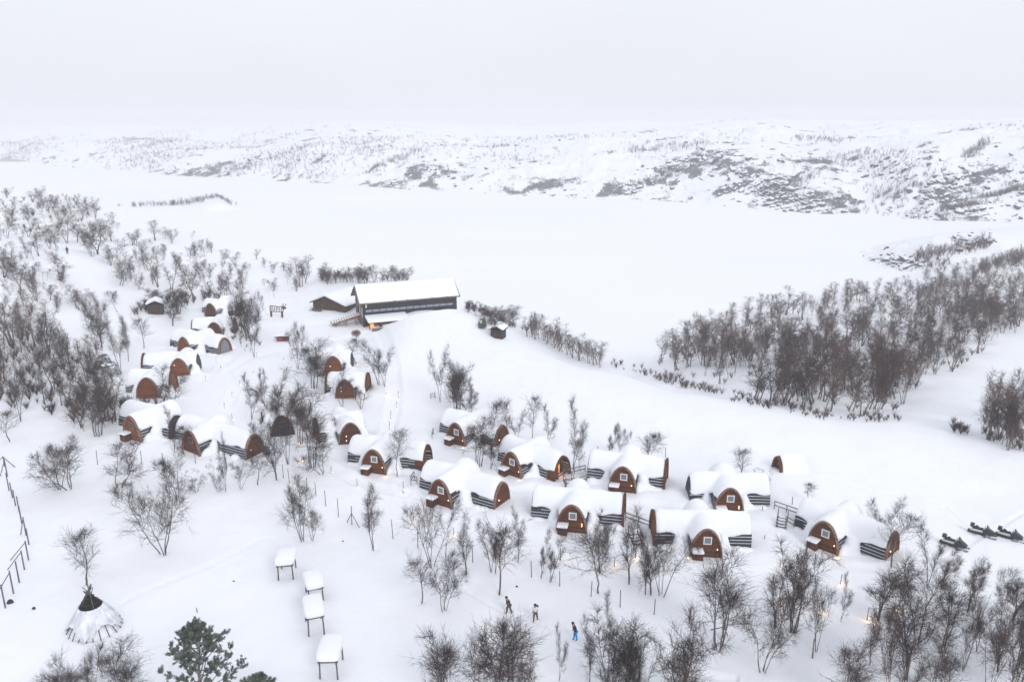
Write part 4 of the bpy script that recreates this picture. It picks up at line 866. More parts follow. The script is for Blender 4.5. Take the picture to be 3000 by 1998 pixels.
# ---------------------------------------------------------------- rock outcrops: stone where steep, snow where flat
rm_ = bpy.data.materials.new('snowy_rock'); rm_.use_nodes = True; t = rm_.node_tree; b = t.nodes['Principled BSDF']; b.inputs['Roughness'].default_value = .85
ge = t.nodes.new('ShaderNodeNewGeometry'); sx_ = t.nodes.new('ShaderNodeSeparateXYZ'); t.links.new(ge.outputs['Normal'], sx_.inputs[0])
n1 = t.nodes.new('ShaderNodeTexNoise'); n1.inputs['Scale'].default_value = .3; n1.inputs['Detail'].default_value = 9; n1.inputs['Roughness'].default_value = .7; t.links.new(ge.outputs['Position'], n1.inputs['Vector'])
q1 = t.nodes.new('ShaderNodeMath'); q1.operation = 'MULTIPLY_ADD'; q1.inputs[1].default_value = 1.5; t.links.new(n1.outputs['Fac'], q1.inputs[0]); t.links.new(sx_.outputs['Z'], q1.inputs[2])
mr = t.nodes.new('ShaderNodeMapRange'); mr.inputs['From Min'].default_value = 1.06; mr.inputs['From Max'].default_value = 1.22; t.links.new(q1.outputs[0], mr.inputs['Value'])
xx = t.nodes.new('ShaderNodeMix'); xx.data_type = 'RGBA'; xx.inputs['A'].default_value = (.05, .055, .06, 1); xx.inputs['B'].default_value = (.86, .885, .935, 1)
t.links.new(mr.outputs[0], xx.inputs['Factor']); t.links.new(xx.outputs['Result'], b.inputs['Base Color'])
def rock_field(name, label, spots, hf, tmin, tmax, step, seed, cat='rocks'):
    rs = np.random.RandomState(seed); Vs, Fs, off = [], [], 0; nu, nv = 7, 4; tt = np.arange(tmin, tmax, step)
    J, I = np.meshgrid(np.arange(nv), np.arange(nu), indexing='ij'); A_ = J * nu + I; B_ = J * nu + (I + 1) % nu
    F0 = np.stack([A_, B_, B_ + nu, A_ + nu], -1).reshape(-1, 4)
    for (cx, cy, sx, sy, n, s0, s1, sl) in spots:
        U = rs.normal(0, 1, (n, 2)); PX = cx + U[:, 0] * sx; PY = cy + U[:, 0] * sx * sl + U[:, 1] * sy
        D = np.stack([(PX - 1500) / FPX, cp + (999 - PY) / FPX * sp, -sp + (999 - PY) / FPX * cp], -1)
        X = D[:, 0:1] * tt; Y = D[:, 1:2] * tt; Z = CAM_Z + D[:, 2:3] * tt; G = hf(X, Y); bel = Z < G
        for i in range(n):
            if not bel[i].any(): continue
            kk = int(np.argmax(bel[i]))
            if float(fbm(np.array([X[i, kk] / 30]), np.array([Y[i, kk] / 38]), 3)[0]) + .12 * rs.randn() < .02: continue
            k = int(np.argmax(bel[i])); p = np.array([X[i, k], Y[i, k], G[i, k]])
            if k == 0 or p[2] < LAKE_Z - .5: continue
            r = (.36 if tmin > 400 else .6) * (s0 + (s1 - s0) * 1.5 * rs.rand() ** 3); rx, ry, rz = r * rs.uniform(.8, 1.7), r * rs.uniform(.6, 1.1), r * rs.uniform(.5, 1.3)
            ph = math.pi * (np.arange(nv + 1) / nv - .5); th = 2 * math.pi * np.arange(nu) / nu + rs.rand() * 6; q = rs.uniform(.5, 1.35, (nv + 1, nu)); aa = rs.normal(0, .7)
            x = np.cos(ph)[:, None] * np.cos(th) * rx * q; y = np.cos(ph)[:, None] * np.sin(th) * ry * q; z = np.sin(ph)[:, None] * rz * (q * .5 + .5) + x * rs.uniform(-.7, .7)
            x, y = x * math.cos(aa) - y * math.sin(aa), x * math.sin(aa) + y * math.cos(aa)
            Vs.append(np.stack([x + p[0], y + p[1], z + p[2]], -1).reshape(-1, 3)); Fs.append(F0 + off); off += nu * (nv + 1)
    o = np_mesh(name, np.concatenate(Vs), np.concatenate(Fs), rm_); return tag(o, label, cat, kind='stuff')
SP = SP + [(1500,430,500,30,120,1.5,5,0),(2400,510,420,40,160,1.2,4,0),(1200,490,350,30,100,1.2,4,0),(2950,500,120,60,90,1.5,5,0)]
SP = [(a_, b_, c_, d_, int(n_ * (.9 if a_ < 2650 else .5)), s_, t_, u_) for (a_, b_, c_, d_, n_, s_, t_, u_) in SP]
rock_field('rock_outcrops', 'dark snow-streaked rock faces breaking through the hillside across the lake', SP, hills, 430, 2600, 5.0, 3)
rock_field('shore_rocks', 'dark snow-capped rocks on the near headland at the right lake edge', [(2600,768,30,5,60,.6,1.8,.15),(2680,770,50,12,120,.6,2.2,.1),(2830,722,45,16,110,.8,2.6,-.1),(2900,700,50,10,60,.8,2.4,0),(2760,790,70,10,60,.6,1.6,0),(2960,760,40,14,40,.6,1.8,0)], lambda X, Y: ground(X, Y), 330, 560, 2.0, 5)
for (x_, y_) in ((842,1680),(922,1745),(923,1836),(972,1958)):
    q_ = P(x_, y_); WELLS.append((q_.x, q_.y, 1.5, -.42)); WELLS.append((q_.x, q_.y, 3.2, .18))
def wpath(ps, hw, dp): PATHS.append(([tuple(P(*q).xy) for q in ps], hw, dp))
wpath([(1110,960),(1150,1060),(1158,1160),(1145,1230),(1135,1290),(1180,1345),(1190,1440),(1270,1520),(1400,1570),(1560,1620),(1800,1665),(2060,1690),(2300,1680),(2520,1800)], 1.3, .22)
wpath([(1110,960),(900,1010),(740,1045),(660,1090),(690,1140),(665,1195),(690,1235),(720,1270),(900,1340),(1040,1410),(1180,1440)], 1.1, .20)
wpath([(700,1030),(600,1110),(640,1000),(720,960),(860,950),(1000,950)], 1.0, .16)
wpath([(1270,1520),(1400,1500),(1480,1440),(1620,1425),(1760,1470),(1960,1480),(2100,1540),(2260,1545),(2350,1620),(2480,1660),(2640,1660)], .8, .16)
wpath([(1492,1795),(1569,1815),(1686,1870),(1800,1930),(1950,1960),(2150,1990)], .45, .22); wpath([(1492,1795),(1420,1760),(1340,1700),(1290,1640),(1220,1560)], .45, .20)
wpath([(2640,1700),(2800,1610),(2900,1560),(3000,1500),(3200,1420)], .35, .14); wpath([(2700,1640),(2860,1570),(2760,1480),(2500,1400),(2200,1330),(1900,1240),(1600,1140),(1400,1040),(1300,960)], .35, .10)
wpath([(3050,1560),(2800,1500),(2500,1420),(2100,1330),(1750,1220),(1500,1120)], .3, .09); wpath([(198,744),(300,800),(420,860),(560,900),(700,930)], .35, .10)
wpath([(940,1560),(760,1580),(600,1660),(400,1740),(300,1800)], .4, .10)
polar_sheet('ground', rr, az, surface, M['snow'])
# ---------------------------------------------------------------- snow poles and path lamps
def stake(px, py, top, name, what, grp, r=.05, m='pole', cat='pole'):
    b = P(px, py); h = max(top_z(b.y, top) - b.z, .5)
    mb = MB(); lx, ly = RNG.uniform(-.05, .05), RNG.uniform(-.05, .05)
    mb.tube((0, 0, -.4), (lx * h, ly * h, h), r, r * .8, 6); o = mb.build(name, M[m]); o.location = b; tag(o, None, cat, grp); describe(o, what, px, py); return o, b, h
POLES = [(115,1363,1323),(286,1361,1320),(371,1358,1320),(415,1360,1320),(478,1360,1325),(573,1358,1322),(665,1375,1330),(831,1402,1360),(849,1416,1373),(875,1427,1390),(899,1442,1400),(926,1452,1412),(955,1482,1435),(992,1514,1460),(1152,1578,1520),(1224,1605,1555),(1306,1633,1588),(1385,1648,1598),
 (1457,1442,1415),(1558,1692,1643),(1640,1718,1672),(1731,1748,1702),(1817,1778,1728),(1916,1800,1755),(2020,1826,1778),(2472,1942,1897),(2740,1998,1948),(2386,1652,1620),(2321,1477,1455),(1950,1340,1310),(1750,1328,1306),(1419,1252,1232),(2240,1578,1568),(578,1793,1790),(580,1836,1816),(1274,1165,1146)]
for (x, y, tp) in POLES: stake(x, y, tp, 'snow_pole', 'thin grey snow pole', 'thin wooden poles marking the camp edges')
def pole_braced(px, py, top, feet, what):
    b = P(px, py); h = top_z(b.y, top) - b.z; e = empty('braced_pole', b, 0, None, 'pole')
    MB().tube((0, 0, -.4), (.05, 0, h), .06, .05).build('pole', M['pole'], e); hh = h * .62
    for (fx, fy) in feet: f = P(fx, fy) - b; MB().tube((f.x, f.y, f.z - .2), (.03, 0, hh), .05, .04).build('brace', M['pole'], e)
    describe(e, what, px, py)
pole_braced(1031,1537,1482,((1015,1528),(1056,1546)),'three-legged braced wooden pole'); pole_braced(1082,1556,1500,((1074,1545),),'leaning wooden pole with one brace')
pole_braced(2118,1868,1815,((2076,1840),(2134,1860)),'braced wooden pole half hidden in twigs'); stake(2380,1928,1872,'snow_pole','pale stripped wooden post','thin wooden poles marking the camp edges',.07,'trim')
LAMPS = [(707,1016,1004,0),(718,1030,1018,0),(648,1083,1070,1),(603,1112,1100,1),(742,1098,1087,1),(704,1128,1113,1),(680,1160,1147,1.5),(658,1192,1176,2),(681,1230,1212,1.5),(753,1043,1033,1),(832,1058,1048,1),(1167,1159,1144,1),(1163,1190,1175,1),(1145,1222,1203,2),(1142,1252,1232,2),(1141,1272,1257,2),(1132,1158,1150,3),
 (1047,1428,1402,2),(1181,1436,1408,3),(971,1385,1366,1),(1211,1525,1500,6),(1330,1568,1545,6),(1450,1625,1598,6),(1642,1636,1606,4),(1800,1655,1632,5),(1862,1635,1600,12),(885,1353,1340,8),(875,1300,1285,6),(782,1245,1232,8),(2285,1660,1640,3),(2265,1700,1680,6),(2400,1790,1765,9),(2462,1710,1682,8),(2540,1812,1777,16),(2285,1770,1750,6),(2620,1790,1770,6),(1066,1155,1146,3),(1045,1070,1060,4),(893,1255,1240,3),(2233,1495,1485,0)]
for (x, y, tp, pw) in LAMPS:
    o, b, h = stake(x, y, tp, 'path_lamp', 'short path-light stake', 'short lamp stakes along the snow paths', .05, 'pole', 'lamp')
    if pw: 
        g = MB().blob((.1, -.12, .16), (.045, .045, .045), 8, 5).build('bulb', M['lamp'], o); point((.15, -.3, .55), pw * .9, (1, .60, .28), .1, o)
# ---------------------------------------------------------------- braced fence at the left edge
fe = empty('braced_fence', P(60, 1500), 0, 'grey wooden fence of upright posts with slanting braces at the left edge', 'fence'); fo = fe.location
FP = [(14,1366,1336),(22,1395,1345),(27,1437,1385),(37,1458,1413),(46,1481,1435),(57,1500,1453),(64,1532,1482),(77,1568,1514),(85,1595,1548),(84,1640,1584),(72,1668,1612),(57,1706,1644),(40,1738,1672),(16,1780,1712)]
tops = []
for (x, y, tp) in FP:
    b = P(x, y); h = max(top_z(b.y, tp) - b.z, 1.2); a_ = b - fo; MB().tube((a_.x, a_.y, a_.z - .4), (a_.x, a_.y, a_.z + h), .075, .065).build('post', M['pole'], fe); tops.append((a_, h))
for i, (fx, fy) in ((0,(-12,1352)),(0,(46,1368)),(1,(0,1394)),(7,(60,1566)),(9,(28,1640)),(10,(20,1668)),(12,(0,1720)),(13,(-14,1746))):
    a_, h = tops[i]; f = P(max(fx, -20), fy) - fo; MB().tube((f.x, f.y, f.z - .1), (a_.x, a_.y, a_.z + h * .93), .055, .05).build('brace', M['pole'], fe)
# ---------------------------------------------------------------- snow-loaded racks
def rack(px, py, w_, l_, h_, rz, label, th=.85, nlegs=None):
    p = P(px, py); e = empty('snow_rack', p, rz, label, 'rack', 'raised wooden racks carrying slabs of snow')
    for (x, y) in ((-1, -1), (1, -1), (-1, 1), (1, 1)):
        MB().tube((x * (w_ / 2 - .25), y * (l_ / 2 - .3) , -.5), (x * (w_ / 2 - .3), y * (l_ / 2 - .35), h_ + .02), .075, .065, 8).build('leg', M['pole'], e)
    dk = MB()
    for i in range(7): dk.box((0, -l_ / 2 + .3 + (l_ - .6) * i / 6, h_ + .05), (w_ - .3, .14, .08))
    for s in (-1, 1): dk.bar((s * (w_ / 2 - .3), -l_ / 2 + .1, h_ - .02), (s * (w_ / 2 - .3), l_ / 2 - .1, h_ - .02), .09, .1)
    dk.build('deck', M['pole'], e)
    sb = MB(); rg_ = random.Random(int(px)); nu, nv, pw = 40, 20, .38; off = [rg_.uniform(-.04, .04) for _ in range(6)]
    f_ = lambda c_: math.copysign(abs(c_) ** pw, c_)
    for j_ in range(nv + 1):
        ph = math.pi * (j_ / nv - .5)
        for i_ in range(nu):
            t_ = 2 * math.pi * i_ / nu; q = abs(math.cos(ph)) ** .42; zz = math.copysign(abs(math.sin(ph)) ** .55, math.sin(ph))
            wv = 1 + off[0] * math.sin(2 * t_ + off[1] * 40) + off[2] * math.sin(3 * t_ + 1)
            x_ = f_(math.cos(t_)) * q * wv * w_ / 2; y_ = f_(math.sin(t_)) * q * wv * l_ / 2; dome_ = .16 * (1 - (x_ / w_ * 2) ** 2) * (1 - (y_ / l_ * 2) ** 2) if zz > 0 else 0
            sb.v.append((x_, y_, h_ + .1 + th / 2 + zz * th / 2 + dome_))
    for j_ in range(nv):
        for i_ in range(nu): a_ = j_ * nu + i_; b_ = j_ * nu + (i_ + 1) % nu; sb.f.append((a_, b_, b_ + nu, a_ + nu))
    sb.build('snow_slab', M['snowcap'], e, smooth=True)
    return e
rack(842, 1680, 2.0, 2.9, 1.55, R(8), 'farthest of the four snow-loaded racks, partly fading into the snowfield')
rack(922, 1745, 1.9, 2.7, 1.35, R(22), 'snow-loaded rack just behind the one with three tall legs showing')
rack(923, 1836, 1.9, 3.1, 1.75, R(20), 'third snow-loaded rack, slab turned askew above three tall legs')
rack(972, 1958, 2.0, 3.2, 1.6, R(2), 'nearest snow-loaded rack, long straight slab at the bottom edge')
# ---------------------------------------------------------------- pole tent frame
def tent():
    p = P(276, 1835); h = top_z(p.y, 1732) - p.z; e = empty('pole_tent', p, 0, 'conical tent frame of dark poles, its lower half packed with drifted snow', 'tent')
    rb_ = 2.5; n = 22; rg_ = random.Random(2)
    pm = MB(); zc = h * .63
    for i in range(n):
        a = 2 * math.pi * i / n + rg_.uniform(-.06, .06); d = Vector((math.cos(a), math.sin(a), 0)); a2 = a + math.pi + rg_.uniform(-.5, .5)
        top = Vector((math.cos(a2), math.sin(a2), 0)) * rg_.uniform(.12, .55) + Vector((0, 0, h * rg_.uniform(1.0, 1.17)))
        MB().tube(d * rb_ + Vector((0, 0, -.3)), top, .05, .035, 5).build('pole', M['pole'], e)
    for zz in (.86, .72): 
        rad = rb_ * (1 - zz * .97)
        for i in range(12):
            a = math.pi * i / 6; b = math.pi * (i + 1) / 6; pm.tube((math.cos(a) * rad, math.sin(a) * rad, h * zz), (math.cos(b) * rad, math.sin(b) * rad, h * zz), .035, k=5)
    pm.build('hoop', M['dark'], e)
    inner = MB(); V = []; k = 44                                     # dark cloth cone inside the poles, above the snow
    n0 = 0
    for zz in (zc - .1, h * .93):
        for i in range(k): a = 2 * math.pi * i / k; r_ = rb_ * (1 - zz / h * .97) - .07; inner.v.append((math.cos(a) * r_, math.sin(a) * r_, zz))
    for i in range(k): j = (i + 1) % k; inner.f.append((i, j, k + j, k + i))
    inner.build('cloth', mat('black_cloth', (.008, .008, .009), .95), e)
    sk = MB(); rows = 7
    for r in range(rows + 1):
        t = r / rows
        for i in range(k * 2):
            a = 2 * math.pi * i / (k * 2); zz = zc * (1 - t); flu = math.cos(a * n) * .5 + .5
            zz = zc * (1 - t * (.58 + .42 * (.5 + .5 * math.sin(a * 4 + 1)) * (.6 + .4 * flu) + .0)); rr_ = rb_ * (1 - zz / h * .97) + .07 * flu; sk.v.append((math.cos(a) * rr_, math.sin(a) * rr_, zz - .02))
    K = k * 2
    for r in range(rows):
        for i in range(K): j = (i + 1) % K; sk.f.append((r * K + i, (r + 1) * K + i, (r + 1) * K + j, r * K + j))
    sk.build('canvas_skirt', mat('frosted_canvas', (.55, .58, .64), .8, noise=(2, (.82, .84, .88), .4, .65, (1, 1, .15))), e, smooth=True)
    dr = MB(); dr.blob((0, 0, -.7), (rb_ * .90, rb_ * .90, 1.9), 30, 10); dr.build('snow_fill', M['snowcap'], e, smooth=True)
tent()
# ---------------------------------------------------------------- elk sculpture
def elk():
    p = P(818, 930); e = empty('elk_sculpture', p, R(-4), 'flat wooden elk sculpture with lattice body and antlers standing on two broad legs', 'sculpture')
    m = mat('sculpture_wood', (.10, .06, .055), .85); b = MB(); W_ = 3.9
    for x in (-1.85, .75): 
        MB().prism([(x - .22, -.4), (x + .16, -.4), (x + .28, 1.5), (x - .18, 1.5)], (0, 0, 0), (1, 0, 0), (0, 0, 1), (0, 1, 0), -.1, .1).build('leg', m, e)
    for (a, c) in (((-2.05, 1.4), (1.05, 1.35)), ((-1.95, 2.75), (.3, 2.5)), ((-2.02, 1.4), (-1.95, 2.75)), ((.3, 2.5), (.9, 2.75)), ((1.05, 1.35), (1.2, 2.1)), ((.9, 2.75), (1.6, 2.5))): b.bar((a[0], 0, a[1]), (c[0], 0, c[1]), .16, .16)
    rg_ = random.Random(6)
    for i in range(7):
        x = -1.75 + i * .40; b.bar((x, 0, 1.45), (x + rg_.uniform(-.12, .12), 0, 2.62 - .03 * i), .09, .09); b.bar((x, 0, 1.5 + .9 * rg_.random()), (x + .38, 0, 1.6 + .8 * rg_.random()), .08, .08)
    b.build('body', m, e); MB().prism([(1.0, 2.0), (1.7, 2.05), (1.9, 2.3), (1.5, 2.6), (1.0, 2.75), (.7, 2.4)], (0, 0, 0), (1, 0, 0), (0, 0, 1), (0, 1, 0), -.09, .09).build('head', m, e)
    an = MB()
    for (x0, z0, x1, z1) in ((1.2, 2.7, 1.3, 3.2), (1.3, 3.0, 1.0, 3.35), (1.6, 2.55, 1.85, 3.3), (1.7, 2.9, 2.05, 3.1)): an.bar((x0, 0, z0), (x1, 0, z1), .09, .09)
    an.build('antlers', m, e)
elk()
# ---------------------------------------------------------------- railings and steps between cabins
def railing(ps, label, hgt=1.0, name='wooden_railing', deck=False):
    W_ = [P(*q) for q in ps]; o0 = W_[0].copy(); e = empty(name, o0, 0, label, 'railing')
    rl_ = MB()
    for i in range(len(W_) - 1):
        a, b = W_[i] - o0, W_[i + 1] - o0; L = (b - a).length; n = max(1, round(L / 1.9))
        for k in range(n + (i == len(W_) - 2)):
            q = a + (b - a) * k / n; MB().tube((q.x, q.y, q.z - .3), (q.x, q.y, q.z + hgt + .02), .05).build('post', M['pole'], e)
        for zz in (hgt, hgt * .5): rl_.bar((a.x, a.y, a.z + zz), (b.x, b.y, b.z + zz), .07, .09)
    rl_.build('rail', M['pole'], e); return e
def steps(px, py, rz, label, n=4, w_=1.1):
    p = P(px, py); e = empty('wooden_steps', p, rz, label, 'stairs'); t = MB(); s_ = MB()
    for i in range(n): t.box((0, i * .30, .15 + i * .22), (w_, .26, .07)); s_.box((0, i * .30, .205 + i * .22), (w_ * .7, .18, .05))
    t.build('tread', M['dark'], e); s_.build('snow_strip', M['snowcap'], e)
    for s in (-1, 1):
        MB().bar((s * w_ / 2, -.1, .1), (s * w_ / 2, n * .30, n * .22 + .05), .06, .2).build('stringer', M['pole'], e)
        h = MB(); h.tube((s * w_ / 2, 0, -.2), (s * w_ / 2, 0, 1.1), .04).tube((s * w_ / 2, n * .3, .5), (s * w_ / 2, n * .3, 1.0 + n * .22), .04).bar((s * w_ / 2, 0, 1.08), (s * w_ / 2, n * .3, 1.0 + n * .22), .06, .06); h.build('handrail', M['pole'], e)
railing([(1650,1398),(1714,1383)], 'thin railing running from the glowing open gable to the long domed cabin'); railing([(1655,1425),(1700,1420),(1718,1412)], 'lower railing beside the little steps between two cabins')
steps(1671, 1432, R(15), 'small snowy steps between the glowing open gable and the long domed cabin')
railing([(2268,1490),(2340,1515)], 'railing sloping down from the right end of the domed cabin'); railing([(2300,1535),(2325,1548)], 'short low railing left of the rightmost angled cabin'); steps(2288, 1545, R(-25), 'small snowy steps left of the rightmost angled cabin')
railing([(1832,1524),(1908,1552)], 'railing running between the two red gable blades of the front row'); steps(1868, 1595, R(20), 'small dark steps behind the twigs left of the front-row cabin')
railing([(1222,1418),(1204,1415),(1214,1402)], 'little corner railing below the narrow glowing doorway'); railing([(1266,1284),(1270,1272)], 'tiny railing at the left end of the small upper right cabin')
railing([(1262,1008 + 160),(1275,1168)], 'short bar fence at the foot of the lone slender birch', .9)
# ---------------------------------------------------------------- pine with snowy needles
def pine(px, py, top, wpx, label, seed, cat='tree', nb=46, name='pine_tree'):
    b = plane_pt(px, py, 0) if py > 1998 else P(px, py); b.z = gz(b.x, b.y); h = top_z(b.y, top) - b.z; wm = wpx * depth(b) / FPX; rg_ = np.random.RandomState(seed)
    tr_, nd = [], []; n = 8
    pl = [np.array([.12 * math.sin(i * 1.3), .1 * math.cos(i), -.3 + (h + .3) * i / n]) for i in range(n + 1)]
    for i in range(n): tr_.append((pl[i], pl[i + 1], .16 * (1 - i / n) + .02, .16 * (1 - (i + 1) / n) + .015, 6))
    for k in range(nb):
        t = .22 + .76 * (k / nb); z = t * h; az_ = k * 2.4 + rg_.rand(); prof = min(1, (1 - t) * 1.7 + .10) * (.8 + .4 * rg_.rand()); L = wm * .5 * prof
        p = np.array([0, 0, z]); d = unit(np.array([math.cos(az_), math.sin(az_), .25 + .5 * t])); q = p
        for s in range(4):
            q2 = q + d * L / 4; d = unit(d + np.array([0, 0, .16]) + rg_.normal(0, .08, 3)); tr_.append((q, q2, .05 * (1 - s / 4) + .012, .05 * (1 - (s + 1) / 4) + .01, 3))
            if s >= 1 or L < 1:
                for m_ in range(5):
                    e_ = unit(d + rg_.normal(0, .55, 3) + np.array([0, 0, .25])); r1 = q2 + e_ * (.25 + .35 * rg_.rand()) * (.6 + .5 * prof); tr_.append((q2, r1, .014, .008, 3))
                    for c in range(3):
                        cc = q2 + (r1 - q2) * (.45 + .3 * c); up = unit(e_ + np.array([0, 0, .5]))
                        for f in range(15):
                            a_ = cc + rg_.normal(0, .03, 3); e2 = unit(up * .8 + rg_.normal(0, .55, 3)); nd.append((a_, a_ + e2 * (.10 + .09 * rg_.rand()), .017, .008, 3))
            q = q2
    e = empty(name, b, 0, label, cat)
    V, F = seg_mesh(tr_); np_mesh('trunk', V, F, M['bark'], parent=e); V, F = seg_mesh(nd); np_mesh('needles', V, F, M['needle'], parent=e)
pine(604, 2105, 1835, 225, 'green pine with frosted needles at the bottom edge', 3)
pine(765, 2075, 1990, 75, 'tip of a second green pine just showing at the bottom edge', 8, nb=26)
def snowy_bush(px, py, top, wpx, label, m='needle', name='evergreen_bush', seed=1, n=900, cat='bush'):
    b = P(px, py); h = top_z(b.y, top) - b.z; w_ = wpx * depth(b) / FPX; rg_ = np.random.RandomState(seed); S = []
    for i in range(n):
        a = rg_.rand() * 6.28; t = rg_.rand(); r_ = w_ / 2 * math.sqrt(rg_.rand()) * math.sqrt(max(1 - (t * 2 - .7) ** 2 * .5, .1)); p = np.array([math.cos(a) * r_, math.sin(a) * r_, h * t]); e_ = unit(np.array([math.cos(a), math.sin(a), .8]) + rg_.normal(0, .6, 3)); S.append((p, p + e_ * .28, .035, .012, 3))
    V, F = seg_mesh(S); e = empty(name, b, 0, label, cat); np_mesh('foliage', V, F, M[m], parent=e)
    MB().tube((0, 0, -.3), (0, 0, h * .5), .06, .03).build('stem', M['bark'], e); s_ = MB(); rg2 = random.Random(seed)
    for i in range(5): s_.blob((rg2.uniform(-.3, .3) * w_, rg2.uniform(-.3, .1) * w_, h * rg2.uniform(.5, .95)), (.16 * w_, .14 * w_, .08 * h), 8, 5, .2, rg2)
    s_.build('snow_clumps', M['snowcap'], e, smooth=True)
snowy_bush(925, 1100, 1045, 55, 'dark snowy juniper under the dense birch beside the upper stacked cabin', seed=2)
snowy_bush(308, 1075, 1040, 36, 'snow-capped dark bush at the right side of the left thicket', seed=4); snowy_bush(325, 1100, 1062, 50, 'larger snow-clotted bush right of the left thicket', seed=5); snowy_bush(290, 1080, 1060, 26, 'small dark bush beside the snow-clotted ones at the left thicket', seed=6)
snowy_bush(1413, 961, 936, 24, 'round dark green snow-dusted bush on the ridge left of the half-hidden shed', seed=7)
snowy_bush(783, 1335, 1310, 14, 'small dark bush tip beside the tall brown gable', seed=9, n=200); snowy_bush(178, 822, 800, 16, 'small dark bush on the left hillside', seed=10, n=200)
def leafy(px, py, top, wpx):
    b = P(px, py); h = top_z(b.y, top) - b.z; w_ = wpx * depth(b) / FPX; rg_ = np.random.RandomState(3); S = []
    for i in range(420):
        d = unit(rg_.normal(0, 1, 3)); p = np.array([0, 0, h * .78]) + d * w_ / 2 * rg_.rand() ** .4 * np.array([1, 1, .75]); S.append((p, p + unit(rg_.normal(0, 1, 3)) * .2, .05, .02, 3))
    e = empty('leafy_tree', b, 0, 'small young tree keeping a ball of rusty withered leaves in front of the building', 'tree'); V, F = seg_mesh(S); np_mesh('crown', V, F, M['leafb'], parent=e); MB().tube((0, 0, -.3), (0, 0, h * .8), .07, .04).build('trunk', M['bark'], e)
leafy(1045, 1012, 966, 28)
